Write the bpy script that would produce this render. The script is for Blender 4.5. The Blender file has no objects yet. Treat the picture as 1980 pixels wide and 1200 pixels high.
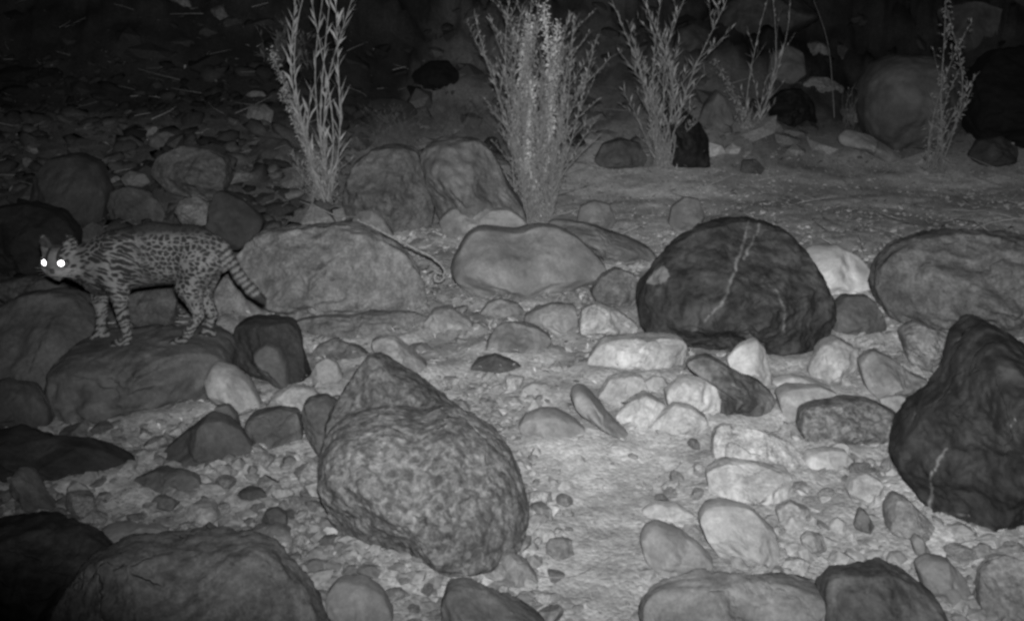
import bpy, bmesh, math, random
import numpy as np
from mathutils import Vector, noise, Matrix

# ---------------------------------------------------------------- camera, world, light
SC = bpy.context.scene
COL = SC.collection
PW, PH = 1980.0, 1200.0
CAM = np.array([0.0, 0.0, 1.60]); PITCH = math.radians(16.0)
F = 2224.0
cd = bpy.data.cameras.new("camera"); cam = bpy.data.objects.new("camera", cd); COL.objects.link(cam)
cam.location = CAM; cam.rotation_euler = (math.radians(90) - PITCH, 0, 0)
cd.sensor_width = 36.0; cd.lens = F / PW * 36.0; cd.clip_start = 0.05; cd.clip_end = 400
SC.camera = cam
SC.view_settings.view_transform = 'Standard'; SC.view_settings.look = 'None'
SC.cycles.filter_width = 2.8   # the trail camera's soft lens
SC.view_settings.gamma = 1.0; SC.view_settings.exposure = 0.0
W = bpy.data.worlds.new("World"); SC.world = W; W.use_nodes = True
nt = W.node_tree; bg = nt.nodes['Background']
sky = nt.nodes.new('ShaderNodeTexSky'); sky.sky_type = 'NISHITA'; sky.sun_disc = False
sky.sun_elevation = math.radians(-4); sky.sun_rotation = math.radians(200)
bw = nt.nodes.new('ShaderNodeRGBToBW')
nt.links.new(sky.outputs[0], bw.inputs[0]); nt.links.new(bw.outputs[0], bg.inputs[0])
bg.inputs[1].default_value = 0.006

def aim(o, tgt):
    d = Vector(tgt) - o.location
    o.rotation_euler = d.to_track_quat('-Z', 'Y').to_euler()
def spot(name, loc, tgt, watts, size, blend):
    l = bpy.data.lights.new(name, 'SPOT'); l.energy = watts; l.spot_size = math.radians(size)
    l.spot_blend = blend; l.shadow_soft_size = 0.025; l.color = (1, 1, 1)
    o = bpy.data.objects.new(name, l); COL.objects.link(o); o.location = loc; aim(o, tgt)
    return o
# the trail camera's own infrared flash: a wide flood and a tighter centre beam, both just above the lens
spot("flash_flood", (0.02, 0.0, 1.70), (0.95, 7.6, 3.0), 1980, 104, 1.0)
spot("flash_beam", (-0.02, 0.0, 1.70), (0.80, 5.0, 0.30), 60, 50, 1.0)

FWD = np.array([0, math.cos(PITCH), -math.sin(PITCH)]); UP = np.array([0, math.sin(PITCH), math.cos(PITCH)])
RT = np.array([1.0, 0, 0])

# ---------------------------------------------------------------- terrain
def ss(a, b, x):
    t = np.clip((x - a) / (b - a), 0, 1); return t * t * (3 - 2 * t)
BERM = []
def height(x, y):
    x = np.asarray(x, float); y = np.asarray(y, float)
    h = 0.022 * np.sin(1.7 * x + 0.6) * np.cos(1.3 * y) + 0.014 * np.sin(4.1 * x - 1.0) * np.sin(3.3 * y + 0.5)
    y0 = 8.6 - 2.0 * ss(-0.6, -2.2, x) + 0.6 * ss(2, 4, x)
    s = np.maximum(0, y - y0)
    h = h + 0.11 * s + 0.032 * np.minimum(s, 9) ** 2 + np.maximum(0, s - 9) * 0.5
    h = h + 0.10 * np.exp(-((x - 2.5) ** 2 / 0.9 + (y - 5.9) ** 2 / 0.7))      # mound on the right
    h = h + 0.16 * np.sin(0.9 * x + 1.1 * y) * ss(9, 14, y) + 0.10 * np.sin(2.3 * x - 1.4 * y) * ss(9, 13, y)
    h0 = h
    for (cx, cy, rx, ry) in BERM:                   # sand banked up against the foot of every larger stone
        d = np.sqrt(((x - cx) / rx) ** 2 + ((y - cy) / ry) ** 2); amp = min(.032, .13 * rx)
        b = amp * np.where(d < 1, 1.0, np.exp(-((d - 1) * rx / .07) ** 2)); h = np.maximum(h, h0 + b) if rx > .05 else h
    return h
TS = np.concatenate([np.arange(1.0, 12, 0.01), np.arange(12, 60, 0.05)])
def ray(px, py):
    return FWD + RT * (px - PW / 2) / F + UP * (PH / 2 - py) / F
def at(px, py):
    d = ray(px, py); P = CAM[None] + d[None] * TS[:, None]
    k = np.where(P[:, 2] < height(P[:, 0], P[:, 1]))[0]
    i = k[0] if len(k) else len(TS) - 1
    return P[i], TS[i]

# ---------------------------------------------------------------- helpers
def tag(o, label=None, cat=None, group=None, kind=None):
    if label: o['label'] = label
    if cat: o['category'] = cat
    if group: o['group'] = group
    if kind: o['kind'] = kind
    return o
def mesh_obj(name, co, faces, mat, parent=None, smooth=True, attrs=None, nv=None):
    me = bpy.data.meshes.new(name)
    co = np.asarray(co, np.float32); faces = np.asarray(faces, np.int32)
    me.vertices.add(len(co)); me.vertices.foreach_set('co', co.ravel())
    k = faces.shape[1]
    me.loops.add(faces.size); me.loops.foreach_set('vertex_index', faces.ravel())
    me.polygons.add(len(faces)); me.polygons.foreach_set('loop_start', np.arange(0, faces.size, k, dtype=np.int32))
    me.polygons.foreach_set('loop_total', np.full(len(faces), k, np.int32))
    me.polygons.foreach_set('use_smooth', np.full(len(faces), smooth, bool))
    me.update(calc_edges=True); me.validate()
    for an, av in (attrs or {}).items():
        a = me.attributes.new(an, 'FLOAT', 'POINT'); a.data.foreach_set('value', np.asarray(av, np.float32))
    me.materials.append(mat)
    o = bpy.data.objects.new(name, me); COL.objects.link(o)
    if parent: o.parent = parent
    return o
ICO = {}
def ico(n):
    if n not in ICO:
        bm = bmesh.new(); bmesh.ops.create_icosphere(bm, subdivisions=n, radius=1)
        bm.verts.ensure_lookup_table()
        ICO[n] = (np.array([v.co[:] for v in bm.verts]), np.array([[v.index for v in f.verts] for f in bm.faces]))
        bm.free()
    return ICO[n]
def fbm(P, scale, octs, seed):
    out = np.empty(len(P)); off = Vector((seed * 7.31, seed * 3.77, seed * 1.93))
    for i, p in enumerate(P):
        out[i] = noise.fractal(Vector(p) * scale + off, 0.9, 2.1, octs)
    return out

# ---------------------------------------------------------------- materials
MC = {}
def N(t, typ, **kw):
    n = t.nodes.new(typ)
    for k, v in kw.items(): setattr(n, k, v)
    return n
def ramp(t, src, p0, p1, v0, v1):
    r = N(t, 'ShaderNodeMapRange', interpolation_type='SMOOTHSTEP')
    r.inputs['From Min'].default_value = p0; r.inputs['From Max'].default_value = p1
    r.inputs['To Min'].default_value = v0; r.inputs['To Max'].default_value = v1
    t.links.new(src, r.inputs['Value']); return r.outputs['Result']
def mul(t, a, b, op='MULTIPLY'):
    m = N(t, 'ShaderNodeMath', operation=op)
    for s, v in ((0, a), (1, b)):
        if isinstance(v, (int, float)): m.inputs[s].default_value = v
        else: t.links.new(v, m.inputs[s])
    return m.outputs[0]
def rock_mat(variant, tone):
    tone = round(tone, 3)
    key = (variant, tone)
    if key in MC: return MC[key]
    m = bpy.data.materials.new('%s_stone_%03d' % (variant, int(tone * 1000))); m.use_nodes = True; t = m.node_tree
    b = t.nodes['Principled BSDF']
    tc = N(t, 'ShaderNodeTexCoord'); oi = N(t, 'ShaderNodeObjectInfo')
    sc = N(t, 'ShaderNodeVectorMath', operation='ADD')
    ro = mul(t, oi.outputs['Random'], 37.0)
    t.links.new(tc.outputs['Object'], sc.inputs[0]); t.links.new(ro, sc.inputs[1])
    V = sc.outputs[0]
    def nz(scale, det, rough=0.6, dist=0.0):
        n = N(t, 'ShaderNodeTexNoise'); n.inputs['Scale'].default_value = scale; n.inputs['Detail'].default_value = det
        n.inputs['Roughness'].default_value = rough; n.inputs['Distortion'].default_value = dist
        t.links.new(V, n.inputs['Vector']); return n.outputs['Fac']
    P = {'smooth': (5, .32, 0.0, .16, .25), 'plain': (7, .45, .10, .30, .5), 'rough': (14, .40, .35, .7, .6),
         'mottled': (36, .8, .4, .7, .6), 'dark': (9, .9, .15, .35, .6), 'streaked': (10, .8, .3, .9, .9)}[variant]
    big = ramp(t, nz(P[0], 5, .62, .6), .34, .68, 1 - P[1] * .55, 1 + P[1] * .75)
    fine = ramp(t, nz(70, 4, .7), .36, .66, 1 - .30 * (P[2] + .35), 1 + .35 * (P[2] + .35))
    col = mul(t, mul(t, mul(t, big, fine), ramp(t, nz(2.6, 4, .6, 1.0), .36, .64, .78, 1.18)), tone)
    if variant in ('mottled', 'rough', 'dark'):
        sp = ramp(t, nz(60 if variant != 'dark' else 16, 6, .75, 1.2), .56, .70, 0, P[2])
        col = mul(t, col, mul(t, sp, 1.0, 'ADD'))
        pit = ramp(t, nz(30, 5, .7, .5), .30, .44, .55, 1.0); col = mul(t, col, pit)
    if variant == 'streaked':
        w = N(t, 'ShaderNodeTexWave', wave_type='BANDS', bands_direction='Z'); w.inputs['Scale'].default_value = 9
        w.inputs['Distortion'].default_value = 7; w.inputs['Detail'].default_value = 5; w.inputs['Detail Scale'].default_value = 1.6
        t.links.new(V, w.inputs['Vector']); col = mul(t, col, ramp(t, w.outputs['Fac'], .1, .95, .62, 1.3))
        wave = w.outputs['Fac']
    spk = ramp(t, nz(170, 3, .8), .60, .72, 0, .5); col = mul(t, col, mul(t, spk, 1.0, 'ADD'))
    mk = N(t, 'ShaderNodeAttribute'); mk.attribute_name = 'vein'
    mx = N(t, 'ShaderNodeMapRange'); mx.inputs['To Max'].default_value = .12
    t.links.new(mk.outputs['Fac'], mx.inputs['Value'])
    col = mul(t, col, mx.outputs['Result'], 'ADD')
    cc = N(t, 'ShaderNodeCombineColor')
    for i in range(3): t.links.new(col, cc.inputs[i])
    t.links.new(cc.outputs[0], b.inputs['Base Color'])
    b.inputs['Roughness'].default_value = .9 if variant != 'dark' else .72
    b.inputs['Specular IOR Level'].default_value = .25
    h = mul(t, mul(t, nz(14, 8, .68), .6), mul(t, nz(90, 5, .7), .18), 'ADD')
    dv = N(t, 'ShaderNodeVectorMath', operation='MULTIPLY_ADD'); nc_ = N(t, 'ShaderNodeTexNoise'); nc_.inputs['Scale'].default_value = 6; nc_.inputs['Detail'].default_value = 6
    t.links.new(V, nc_.inputs['Vector']); t.links.new(nc_.outputs['Color'], dv.inputs[0]); dv.inputs[1].default_value = (.22, .22, .22); t.links.new(V, dv.inputs[2])
    ck = N(t, 'ShaderNodeTexVoronoi', feature='DISTANCE_TO_EDGE'); ck.inputs['Scale'].default_value = 3.6; t.links.new(dv.outputs[0], ck.inputs['Vector'])
    ch = N(t, 'ShaderNodeTexVoronoi'); ch.inputs['Scale'].default_value = 9.0; t.links.new(dv.outputs[0], ch.inputs['Vector'])
    crack = mul(t, ramp(t, ck.outputs['Distance'], 0, .022, -1, 0), ramp(t, nz(2.2, 3), .46, .60, 0, 1))
    kk = .25 if variant == 'smooth' else 1.0
    h = mul(t, h, mul(t, crack, .35 * kk), 'ADD'); h = mul(t, h, mul(t, ch.outputs['Distance'], -.55 * kk), 'ADD')
    bp = N(t, 'ShaderNodeBump'); bp.inputs['Strength'].default_value = min(1, P[3] + .1); bp.inputs['Distance'].default_value = .03 * P[4] + .008
    t.links.new(h, bp.inputs['Height']); t.links.new(bp.outputs[0], b.inputs['Normal'])
    MC[key] = m; return m
def plain_mat(name, tone, var=.3, scale=20, rough=.85, attr=None, trans=0.0):
    if name in MC: return MC[name]
    m = bpy.data.materials.new(name); m.use_nodes = True; t = m.node_tree; b = t.nodes['Principled BSDF']
    tc = N(t, 'ShaderNodeTexCoord'); n = N(t, 'ShaderNodeTexNoise'); n.inputs['Scale'].default_value = scale; n.inputs['Detail'].default_value = 5
    t.links.new(tc.outputs['Object'], n.inputs['Vector'])
    col = mul(t, ramp(t, n.outputs['Fac'], .3, .7, 1 - var, 1 + var), tone)
    if attr:
        a = N(t, 'ShaderNodeAttribute'); a.attribute_name = attr; col = mul(t, col, a.outputs['Fac'])
    cc = N(t, 'ShaderNodeCombineColor')
    for i in range(3): t.links.new(col, cc.inputs[i])
    t.links.new(cc.outputs[0], b.inputs['Base Color']); b.inputs['Roughness'].default_value = rough
    b.inputs['Specular IOR Level'].default_value = .2
    if scale < 400:
        bp = N(t, 'ShaderNodeBump'); bp.inputs['Strength'].default_value = .4; bp.inputs['Distance'].default_value = .004
        t.links.new(n.outputs['Fac'], bp.inputs['Height']); t.links.new(bp.outputs[0], b.inputs['Normal'])
    MC[name] = m; return m

# ---------------------------------------------------------------- ground sheet
def ground_mat():
    m = bpy.data.materials.new('stony_sand'); m.use_nodes = True; t = m.node_tree; b = t.nodes['Principled BSDF']
    tc = N(t, 'ShaderNodeTexCoord')
    def nz(scale, det, rough=.6):
        n = N(t, 'ShaderNodeTexNoise'); n.inputs['Scale'].default_value = scale; n.inputs['Detail'].default_value = det
        n.inputs['Roughness'].default_value = rough; t.links.new(tc.outputs['Object'], n.inputs['Vector']); return n.outputs['Fac']
    vo = N(t, 'ShaderNodeTexVoronoi'); vo.inputs['Scale'].default_value = 75; t.links.new(tc.outputs['Object'], vo.inputs['Vector'])
    vc = N(t, 'ShaderNodeSeparateColor'); t.links.new(vo.outputs['Color'], vc.inputs[0])
    col = mul(t, mul(t, ramp(t, nz(2.2, 5), .3, .7, .72, 1.22), ramp(t, nz(.8, 4), .3, .7, .75, 1.15)), ramp(t, vc.outputs[0], 0, 1, .82, 1.15))
    col = mul(t, col, ramp(t, nz(34, 7, .8), .34, .66, .80, 1.2))
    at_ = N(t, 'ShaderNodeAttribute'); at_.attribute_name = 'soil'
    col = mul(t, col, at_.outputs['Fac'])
    cc = N(t, 'ShaderNodeCombineColor')
    for i in range(3): t.links.new(col, cc.inputs[i])
    t.links.new(cc.outputs[0], b.inputs['Base Color']); b.inputs['Roughness'].default_value = .95
    b.inputs['Specular IOR Level'].default_value = .1
    h = mul(t, mul(t, nz(40, 8, .75), .8), mul(t, vo.outputs['Distance'], -.5), 'ADD')
    bp = N(t, 'ShaderNodeBump'); bp.inputs['Strength'].default_value = .8; bp.inputs['Distance'].default_value = .007
    t.links.new(h, bp.inputs['Height']); t.links.new(bp.outputs[0], b.inputs['Normal'])
    return m
def soil_flash_tone(x, y):
    # pale sand, darker earth; flash reach painted in: far flat lifted, slope and left darkened
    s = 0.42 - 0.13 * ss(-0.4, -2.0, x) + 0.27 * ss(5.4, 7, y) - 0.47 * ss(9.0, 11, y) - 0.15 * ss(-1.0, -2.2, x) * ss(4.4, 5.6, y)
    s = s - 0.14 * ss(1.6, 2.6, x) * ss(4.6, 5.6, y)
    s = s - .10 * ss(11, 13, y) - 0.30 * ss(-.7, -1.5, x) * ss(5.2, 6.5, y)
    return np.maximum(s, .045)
def build_ground():
    ys = [-3.0, -1.0, 0.5]; y = 1.2
    while y < 9.5: ys.append(y); y += 0.016 + 0.0035 * y
    while y < 130: ys.append(y); y += 0.06 * y * .35
    ys = np.array(ys); tt = np.linspace(-1, 1, 561); tt = tt * (1 + 6 * np.maximum(0, np.abs(tt) - .8))
    X = tt[None, :] * (0.9 + 0.62 * np.maximum(ys, 0))[:, None] + 0; Y = np.repeat(ys[:, None], len(tt), 1)
    Z = height(X, Y)
    nr, nc = X.shape; P = np.stack([X, Y, Z], -1).reshape(-1, 3)
    amp = np.where(P[:, 1] < 9.5, .009, .03 + .09 * ss(9.5, 14, P[:, 1]))
    near = (P[:, 1] > 1) & (P[:, 1] < 40)
    dz = np.zeros(len(P)); idx = np.where(near)[0]
    Q = P[idx]
    f1 = fbm(Q * np.array([1, 1, 0]), 9.0, 3, 1)
    f2 = np.abs(fbm(Q * np.array([1, 1, 0]), 1.6, 4, 5))
    dz[idx] = f1 * amp[idx] + f2 * np.where(Q[:, 1] > 9.5, .35 * ss(9.5, 13, Q[:, 1]), .02)
    P[:, 2] += dz
    i = np.arange(nr - 1)[:, None] * nc + np.arange(nc - 1)[None]; i = i.ravel()
    faces = np.stack([i, i + 1, i + nc + 1, i + nc], 1)
    o = mesh_obj('ground', P, faces, ground_mat(), attrs={'soil': soil_flash_tone(P[:, 0], P[:, 1])})
    tag(o, kind='structure')

# ---------------------------------------------------------------- rocks
LOOSE = []; REFS = []
FOOT = []      # (x, y, radius) of the rocks, so that pebbles keep off them
def rock(name, label, tone, variant, pts, D=.5, n=2.5, yb=None, seed=None, facets=7, rough=.03, sub=None, group=None, cat=None, veins=None, back=.5, depth=None, cut=.8, vw=2.8, ledge=None):
    """traced outline -> closed rounded body with its own distance, size and thickness"""
    pts = np.array(pts, float); rnd = random.Random(label if seed is None else seed)
    sd = rnd.uniform(0, 50)
    if variant == 'smooth': rough *= .45
    if variant == 'mottled': rough *= .55
    x0, y0 = pts.min(0); x1, y1 = pts.max(0)
    base = y1 if yb is None else yb
    g, zc = at((x0 + x1) / 2, min(base, 1420))
    if depth: zc = depth
    s = zc / F
    wW, wH = (x1 - x0) * s, (y1 - y0) * s
    Dh = D * math.sqrt(wW * wH) * 1.05
    z = zc + Dh * back if not depth else depth
    s = z / F
    c = np.array([(x0 + x1) / 2, (y0 + y1) / 2])
    # polygon centroid
    q = np.roll(pts, -1, 0); cr = pts[:, 0] * q[:, 1] - q[:, 0] * pts[:, 1]; A = cr.sum() / 2
    if abs(A) > 1: c = np.array([((pts[:, 0] + q[:, 0]) * cr).sum(), ((pts[:, 1] + q[:, 1]) * cr).sum()]) / (6 * A)
    th = np.linspace(-math.pi, math.pi, 181)[:-1]; R = np.zeros(180)
    for k, a in enumerate(th):
        d = np.array([math.cos(a), math.sin(a)]); best = 0
        for p, r in zip(pts, q):
            e = r - p; den = d[0] * e[1] - d[1] * e[0]
            if abs(den) < 1e-9: continue
            w = p - c; tt = (w[0] * e[1] - w[1] * e[0]) / den; uu = (w[0] * d[1] - w[1] * d[0]) / den
            if tt > 0 and -1e-6 <= uu <= 1 + 1e-6: best = max(best, tt)
        R[k] = best if best > 0 else R[k - 1]
    Rs = sum(np.roll(R, j) * w for j, w in zip(range(-3, 4), (.05, .12, .2, .26, .2, .12, .05)))
    big = max(x1 - x0, y1 - y0)
    facets = int(facets * 1.5)
    if sub is None: sub = 6 if big > 150 else 5 if big > 45 else 4
    V, Fc = ico(sub); V = V.copy()
    a, b, cz = V[:, 0], V[:, 2], V[:, 1]            # local: x right, z up, y away from the camera
    rho = np.sqrt(a * a + b * b) + 1e-9; k = (rho ** n + np.abs(cz) ** n) ** (-1 / n)
    rho2 = rho * k; cy = cz * k
    U = np.stack([a / rho * rho2, cy, b / rho * rho2], 1)
    # flattened facets, mostly on faces the outline does not show
    for _ in range(facets):
        m = np.array([rnd.gauss(0, 1), rnd.gauss(0, 1), rnd.gauss(0, 1)]); m /= np.linalg.norm(m)
        if abs(m[1]) < .62: m[1] = math.copysign(1.0, m[1] if rnd.random() < .3 else -1); m /= np.linalg.norm(m)
        t0 = rnd.uniform(cut - .10, cut + .10); dd = U @ m
        over = np.maximum(0, dd - t0); U -= (over * .97)[:, None] * m[None]
    ang = np.arctan2(-U[:, 2], U[:, 0]); rr = np.sqrt(U[:, 0] ** 2 + U[:, 2] ** 2)
    Ri = np.interp(ang, np.append(th, math.pi), np.append(Rs, Rs[0]))
    nz = fbm(U, 1.6, 2, sd); nf = fbm(U, 5.0, 5, sd + 9)
    edge = 1 - rr ** 3
    U[:, 1] += nz * .13 * np.clip(edge, 0, 1)
    amp = 1 + nf * rough * .9
    dx = Ri * rr * s * np.cos(ang) * amp; dz = -Ri * rr * s * np.sin(ang) * amp
    dy = U[:, 1] * Dh * (1 + nf * rough * 2.2) + nf * rough * .6 * Dh * np.sign(U[:, 1])
    C0 = CAM + FWD * z + RT * (c[0] - PW / 2) * s + UP * (PH / 2 - c[1]) * s
    up = UP; aw = np.array([0, 1.0, 0])
    P = C0[None] + RT[None] * dx[:, None] + up[None] * dz[:, None] + aw[None] * dy[:, None]
    if ledge:                                       # the upper part of the stone steps back behind a broken ridge
        pv0 = PH / 2 - (P - CAM) @ UP / ((P - CAM) @ FWD) * F + fbm(U, 3.0, 4, sd + 20) * 26
        st = -np.minimum(dy, 0) * (ledge[1] * ss(ledge[0] + 12, ledge[0] - 16, pv0) - .26 * np.exp(-((pv0 - ledge[0] - 14) / 9) ** 2))
        P = P + aw[None] * st[:, None]
    attrs = {}
    if veins:
        d = P - CAM; zz = d @ FWD; pu = d @ RT / zz * F + PW / 2; pv = PH / 2 - d @ UP / zz * F
        v = np.zeros(len(P)); wob = nf * 6
        for line in veins:
            for (ax, ay), (bx, by) in zip(line[:-1], line[1:]):
                e = np.array([bx - ax, by - ay]); t_ = np.clip(((pu - ax) * e[0] + (pv - ay) * e[1]) / (e @ e), 0, 1)
                dist = np.hypot(pu + wob - ax - t_ * e[0], pv + wob * .5 - ay - t_ * e[1])
                v = np.maximum(v, np.clip(1.2 - dist / (vw * (.75 + nz)), 0, 1))
        v *= (dy < 0) * np.clip(.85 + fbm(U, 9, 3, sd + 3) * .8, .45, 1)
        attrs['vein'] = v
    org = np.array([C0[0], C0[1], P[:, 2].min()])
    o = mesh_obj(name, P - org, Fc, rock_mat(variant, tone), attrs=attrs)
    o.location = org
    tag(o, label, cat or name.split('_')[-1], group)
    FOOT.append((C0[0], C0[1], .5 * wW, max(Dh, .3 * wW))); REFS.append((label, C0[0], C0[1], .5 * wW))
    return o

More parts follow.
